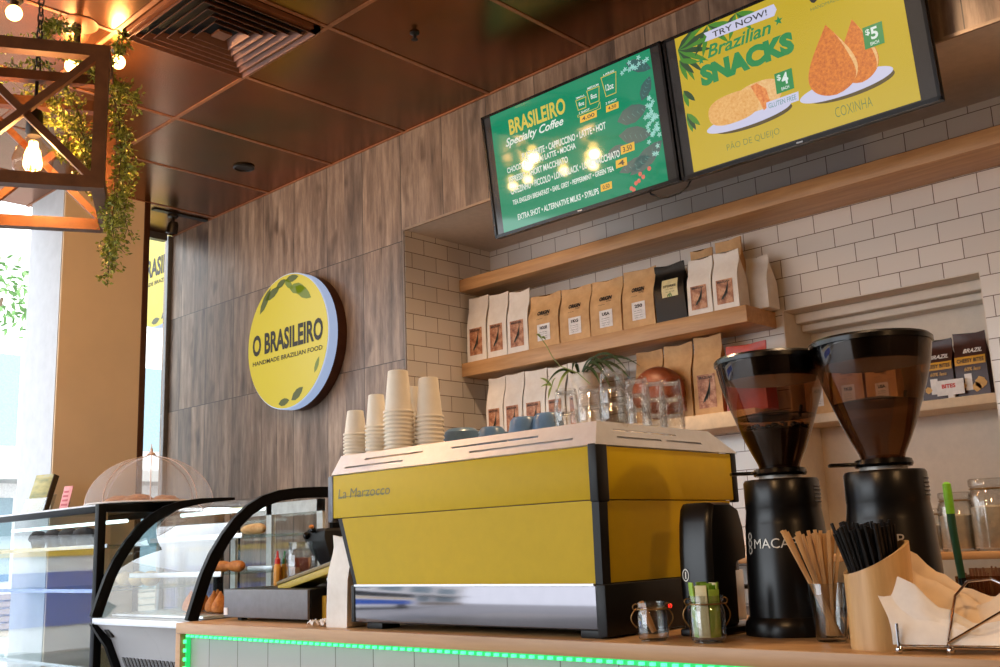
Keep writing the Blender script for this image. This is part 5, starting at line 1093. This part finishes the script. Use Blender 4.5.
bl = MB().lathe([(.013,.06),(.016,.05),(.03,.03),(.05,.005),(.06,-.03),(.056,-.06),(.035,-.085),(0,-.093)], c=(PC.x,PC.y,zb_), n=32).build('bulb_glass', glass('bulb_glass', (1,.9,.78), (.9,.62,.4), .6), ln)
w = MB()
for k in range(8):
    a = 2*PI*k/8; w.tube([(PC.x+.011*math.cos(a),PC.y+.011*math.sin(a),zb_+.03),(PC.x+.016*math.cos(a+.3),PC.y+.016*math.sin(a+.3),zb_-.05)], .0022, 6)
w.build('filament', emit('filament', (255,196,110), 60), bl)
def chain(mb, p, z0, z1, link=.034):
    k = 0; z = z0
    while z < z1:
        Mx = Matrix.Translation((p.x,p.y,z+link/2)) @ Matrix.Rotation(k*PI/2+.6,4,'Z')
        pts = [(.009*math.cos(a), 0, (link*.62)*math.sin(a)) for a in [2*PI*i/14 for i in range(15)]]
        mb.tube(pts, .0028, 6, Mx); z += link*.86; k += 1
    return mb
chain(MB(), PQ(0,0,0), pz1+.012, ZC-.012).build('chain', M_dark, ln)
MB().lathe([(0,0),(.06,0),(.06,-.006),(.02,-.014),(0,-.016)], c=(PC.x,PC.y,ZC), n=32).build('ceiling_rose', M_copper_trim, ln)
# round spotlight plate beside it
cr = at(78, 24, 2, ZC); s = thing('ceiling_rod', 'short dark rod hanging from a pale round ceiling plate above the lantern', 'ceiling fitting', (cr.x, cr.y, ZC-.13))
MB().lathe([(0,0),(.075,0),(.076,-.003),(.066,-.006),(0,-.006)], c=(cr.x,cr.y,ZC), n=40).build('round_plate', plain('plate_copper', (170,104,60), .4, .3), s)
MB().tube([(cr.x,cr.y,ZC-.005),(cr.x,cr.y,ZC-.12)], .014, 12).build('rod', M_dark, s)
# small bare bulbs fixed under the ceiling
M_bulb = emit('bulb_glow', (255,190,96), 22)
for px, py, lb in ((14,13,'glowing bare bulb under the ceiling nearest the picture corner'),(118,62,'glowing bare bulb behind the plants at the lantern corner'),(72,66,'glowing bare bulb behind the top of the lantern')):
    p = at(px, py, 2, ZC-.06); s = thing('ceiling_bulb', lb, 'bulb', (p.x,p.y,ZC-.09), 'bare bulbs under the ceiling')
    MB().lathe([(0,0),(.03,0),(.03,-.012),(.017,-.016),(.016,-.034),(0,-.034)], c=(p.x,p.y,ZC), n=24).build('lamp_socket', M_dark, s)
    MB().ball((p.x,p.y,ZC-.06), .029, 20, 12).build('bulb', M_bulb, s)
src = None
for x, y in ((-4.44,1.26),(-4.27,1.30),(-4.05,1.18),(-3.86,1.14),(-3.92,1.02)):
    lb = 'glowing bare bulb under the ceiling, seen mirrored in the coffee menu screen'
    if src is None:
        src = thing('ceiling_bulb', lb, 'bulb', (x,y,ZC-.09), 'bulbs mirrored in the screen')
        MB().lathe([(0,0),(.03,0),(.03,-.012),(.017,-.016),(.016,-.034),(0,-.034)], c=(x,y,ZC), n=24).build('lamp_socket', M_dark, src); MB().ball((x,y,ZC-.06), .029, 20, 12).build('bulb', M_bulb, src)
    else: dup(src, (x,y,ZC-.09), lb)
# trailing plants laid over the lantern
M_v1 = plain('vine_leaf', (126,140,44), .55, var=.3, nscale=60); M_v2 = plain('vine_leaf_light', (174,182,78), .55, var=.25, nscale=60); M_stem = plain('vine_stem', (84,66,38), .8)
def vine(pts, n, lf, label, seed, spread=.03):
    rr = random.Random(seed); P_ = [Vector(p) for p in pts]
    s = thing('trailing_plant', label, 'plant', tuple(P_[0]), 'trailing plants on the lantern')
    def cr_(t):
        k = t*(len(P_)-1); i = min(int(k), len(P_)-2); f = k-i; p0, p1, p2, p3 = P_[max(i-1,0)], P_[i], P_[i+1], P_[min(i+2,len(P_)-1)]
        return .5*((2*p1)+(p2-p0)*f+(2*p0-5*p1+4*p2-p3)*f*f+(3*p1-p0-3*p2+p3)*f**3)
    st = MB(); st.tube([cr_(i/30) for i in range(31)], [.0022-.0012*i/30 for i in range(31)], 6)
    a = MB(); b = MB()
    for k in range(int(n*2.3)//9):
        t = rr.uniform(.02,1); q = cr_(t); d = Vector((rr.gauss(0,1),rr.gauss(0,1),rr.gauss(-.5,.8))).normalized()*rr.uniform(.4,1.5)*spread; q2 = q+d; st.tube([q, q.lerp(q2,.5)+Vector((0,0,.004)), q2], .0009, 4)
        for j in range(9):
            p = q.lerp(q2, .2+.8*j/8)+Vector((rr.gauss(0,1),rr.gauss(0,1),rr.gauss(0,1)))*.006
            dd = (d.normalized()*.6+Vector((rr.gauss(0,1),rr.gauss(0,1),rr.gauss(0,1)))*.6).normalized(); e = dd.orthogonal().normalized(); e = Matrix.Rotation(rr.uniform(0,6.28),3,dd) @ e; L = lf*rr.uniform(.7,1.3)
            u = dd.cross(e)*L*.12
            (a if rr.random() < .6 else b).add([p, p+dd*L*.5+e*L*.26+u, p+dd*L, p+dd*L*.5-e*L*.26+u], [(0,1,2),(0,2,3)])
    st.build('stems', M_stem, s); a.build('leaves', M_v1, s, 0); b.build('leaves', M_v2, s, 0)
def V3(pxs, Y): return [at(x, y, 1, Y+(dy if len(q) else 0)) for (x, y, *q) in pxs for dy in (q or [0])]
vine(V3([(92,62),(112,80),(123,120),(124,170),(116,215),(110,245),(108,276)], 1.42), 420, .016, 'longest trailing plant hanging past the lantern corner', 1, .028)
vine(V3([(86,70),(104,82),(117,110),(121,150),(117,190),(112,220),(116,248)], 1.36), 380, .016, 'leafy strand beside the longest one at the lantern corner', 2, .03)
vine(V3([(100,72),(118,84),(128,94),(137,112)], 1.44), 130, .016, 'short strand jutting out beyond the lantern corner', 3, .022)
vine(V3([(30,58),(52,72),(72,98),(82,128),(86,160),(88,186)], 1.30), 380, .016, 'strand falling inside the lantern close to its corner post', 4, .034)
vine(V3([(10,62),(36,80),(60,104),(68,134),(66,158)], 1.28), 320, .016, 'strand falling through the middle of the lantern', 5, .034)
vine(V3([(62,52),(88,62),(108,64),(120,48),(125,36)], 1.46), 200, .016, 'little sprig standing up at the lantern corner', 6, .02)
vine(V3([(-6,46),(20,40),(44,44),(70,48),(92,58)], 1.28), 420, .016, 'strand lying along the top rail of the lantern', 7, .024)
vine(V3([(40,46),(48,26),(60,22),(72,30)], 1.30), 220, .016, 'sprig rising beside the lantern chain', 8, .022)
vine(V3([(104,96),(122,128),(132,152),(128,190),(124,214),(132,240)], 1.46), 240, .016, 'outermost thin strand hanging beyond the lantern', 9, .024)
vine(V3([(0,72),(24,92),(44,118),(76,124),(80,150)], 1.36), 260, .016, 'strand looping behind the lantern brace', 10, .034)
vine(V3([(94,170),(99,190),(106,205),(112,228),(106,258)], 1.40), 150, .016, 'loose tail drooping below the lantern corner', 11, .024)
# ================================================================== light
def lamp(kind, name, loc, energy, col, size=.05, rot=None, **k):
    l = bpy.data.lights.new(name, kind); l.energy = energy; l.color = col
    if kind == 'POINT': l.shadow_soft_size = size
    if kind == 'SPOT': l.shadow_soft_size = size; l.spot_size = k.get('cone', 1.6); l.spot_blend = .8
    if kind == 'AREA': l.shape = 'RECTANGLE'; l.size, l.size_y = k['sx'], k['sy']
    o = bpy.data.objects.new(name, l); o.location = Vector(loc)+Vector((0,0,H)); C.objects.link(o)
    if rot: o.rotation_euler = rot
    if k.get('portal'): l.cycles.is_portal = True
    return o
for x, y in [(o.location.x, o.location.y) for o in list(C.objects) if o.name.startswith('ceiling_bulb')]: lamp('POINT', 'bulb_light', (x, y, ZC-.11), 9 if x > -3.85 and y > 1.2 or y > 1.5 else 3, (1,.55,.22), .029)
WARM = (1, .58, .26); WARM2 = (1, .66, .38)
lamp('POINT', 'lantern_light', (PC.x, PC.y, zb_-.02), 22, (1,.5,.18), .03)
# unseen warm fill lights added over the customer side to brighten the tiles
for i, (x, y, z) in enumerate(((-1.0,.5,1.0),(.6,1.2,1.0))):
    lamp('POINT', 'unseen_warm_fill', (x, y, z), 26, WARM, .06)
# warm downlights in the ceiling over the working side
for i, (x, y) in enumerate(((-2.6,2.75),(-1.2,2.8),(.1,2.8))):
    lamp('SPOT', 'ceiling_downlight', (x, y, ZC-.03), 90, WARM2, .05, (0,0,0), cone=2.2)
# daylight
world = bpy.data.worlds.new('world'); bpy.context.scene.world = world; world.use_nodes = True
bg = world.node_tree.nodes['Background']; bg.inputs[0].default_value = (.86,.93,1,1); bg.inputs[1].default_value = 5.0
lamp('AREA', 'daylight_portal', (XL-.05, -.4, .35), 1, (1,1,1), rot=(0,-PI/2,0), sx=3.4, sy=6.4, portal=True)
lamp('AREA', 'daylight_portal', (-4.1, YF-.05, .35), 1, (1,1,1), rot=(PI/2,0,0), sx=3.8, sy=3.4, portal=True)
lamp('SUN', 'sun', (8,-6,14), 4.5, (1,.96,.9)).rotation_euler = Vector((.42,-.45,.79)).to_track_quat('Z','Y').to_euler()
sc = bpy.context.scene
sc.view_settings.view_transform = 'Standard'; sc.view_settings.look = 'None'; sc.view_settings.exposure = 0; sc.view_settings.gamma = 1; sc.view_settings.use_curve_mapping = False
sc.cycles.use_denoising = True; sc.cycles.max_bounces = 10; sc.cycles.transparent_max_bounces = 32; sc.cycles.caustics_reflective = False; sc.cycles.caustics_refractive = False; sc.cycles.sample_clamp_indirect = 8
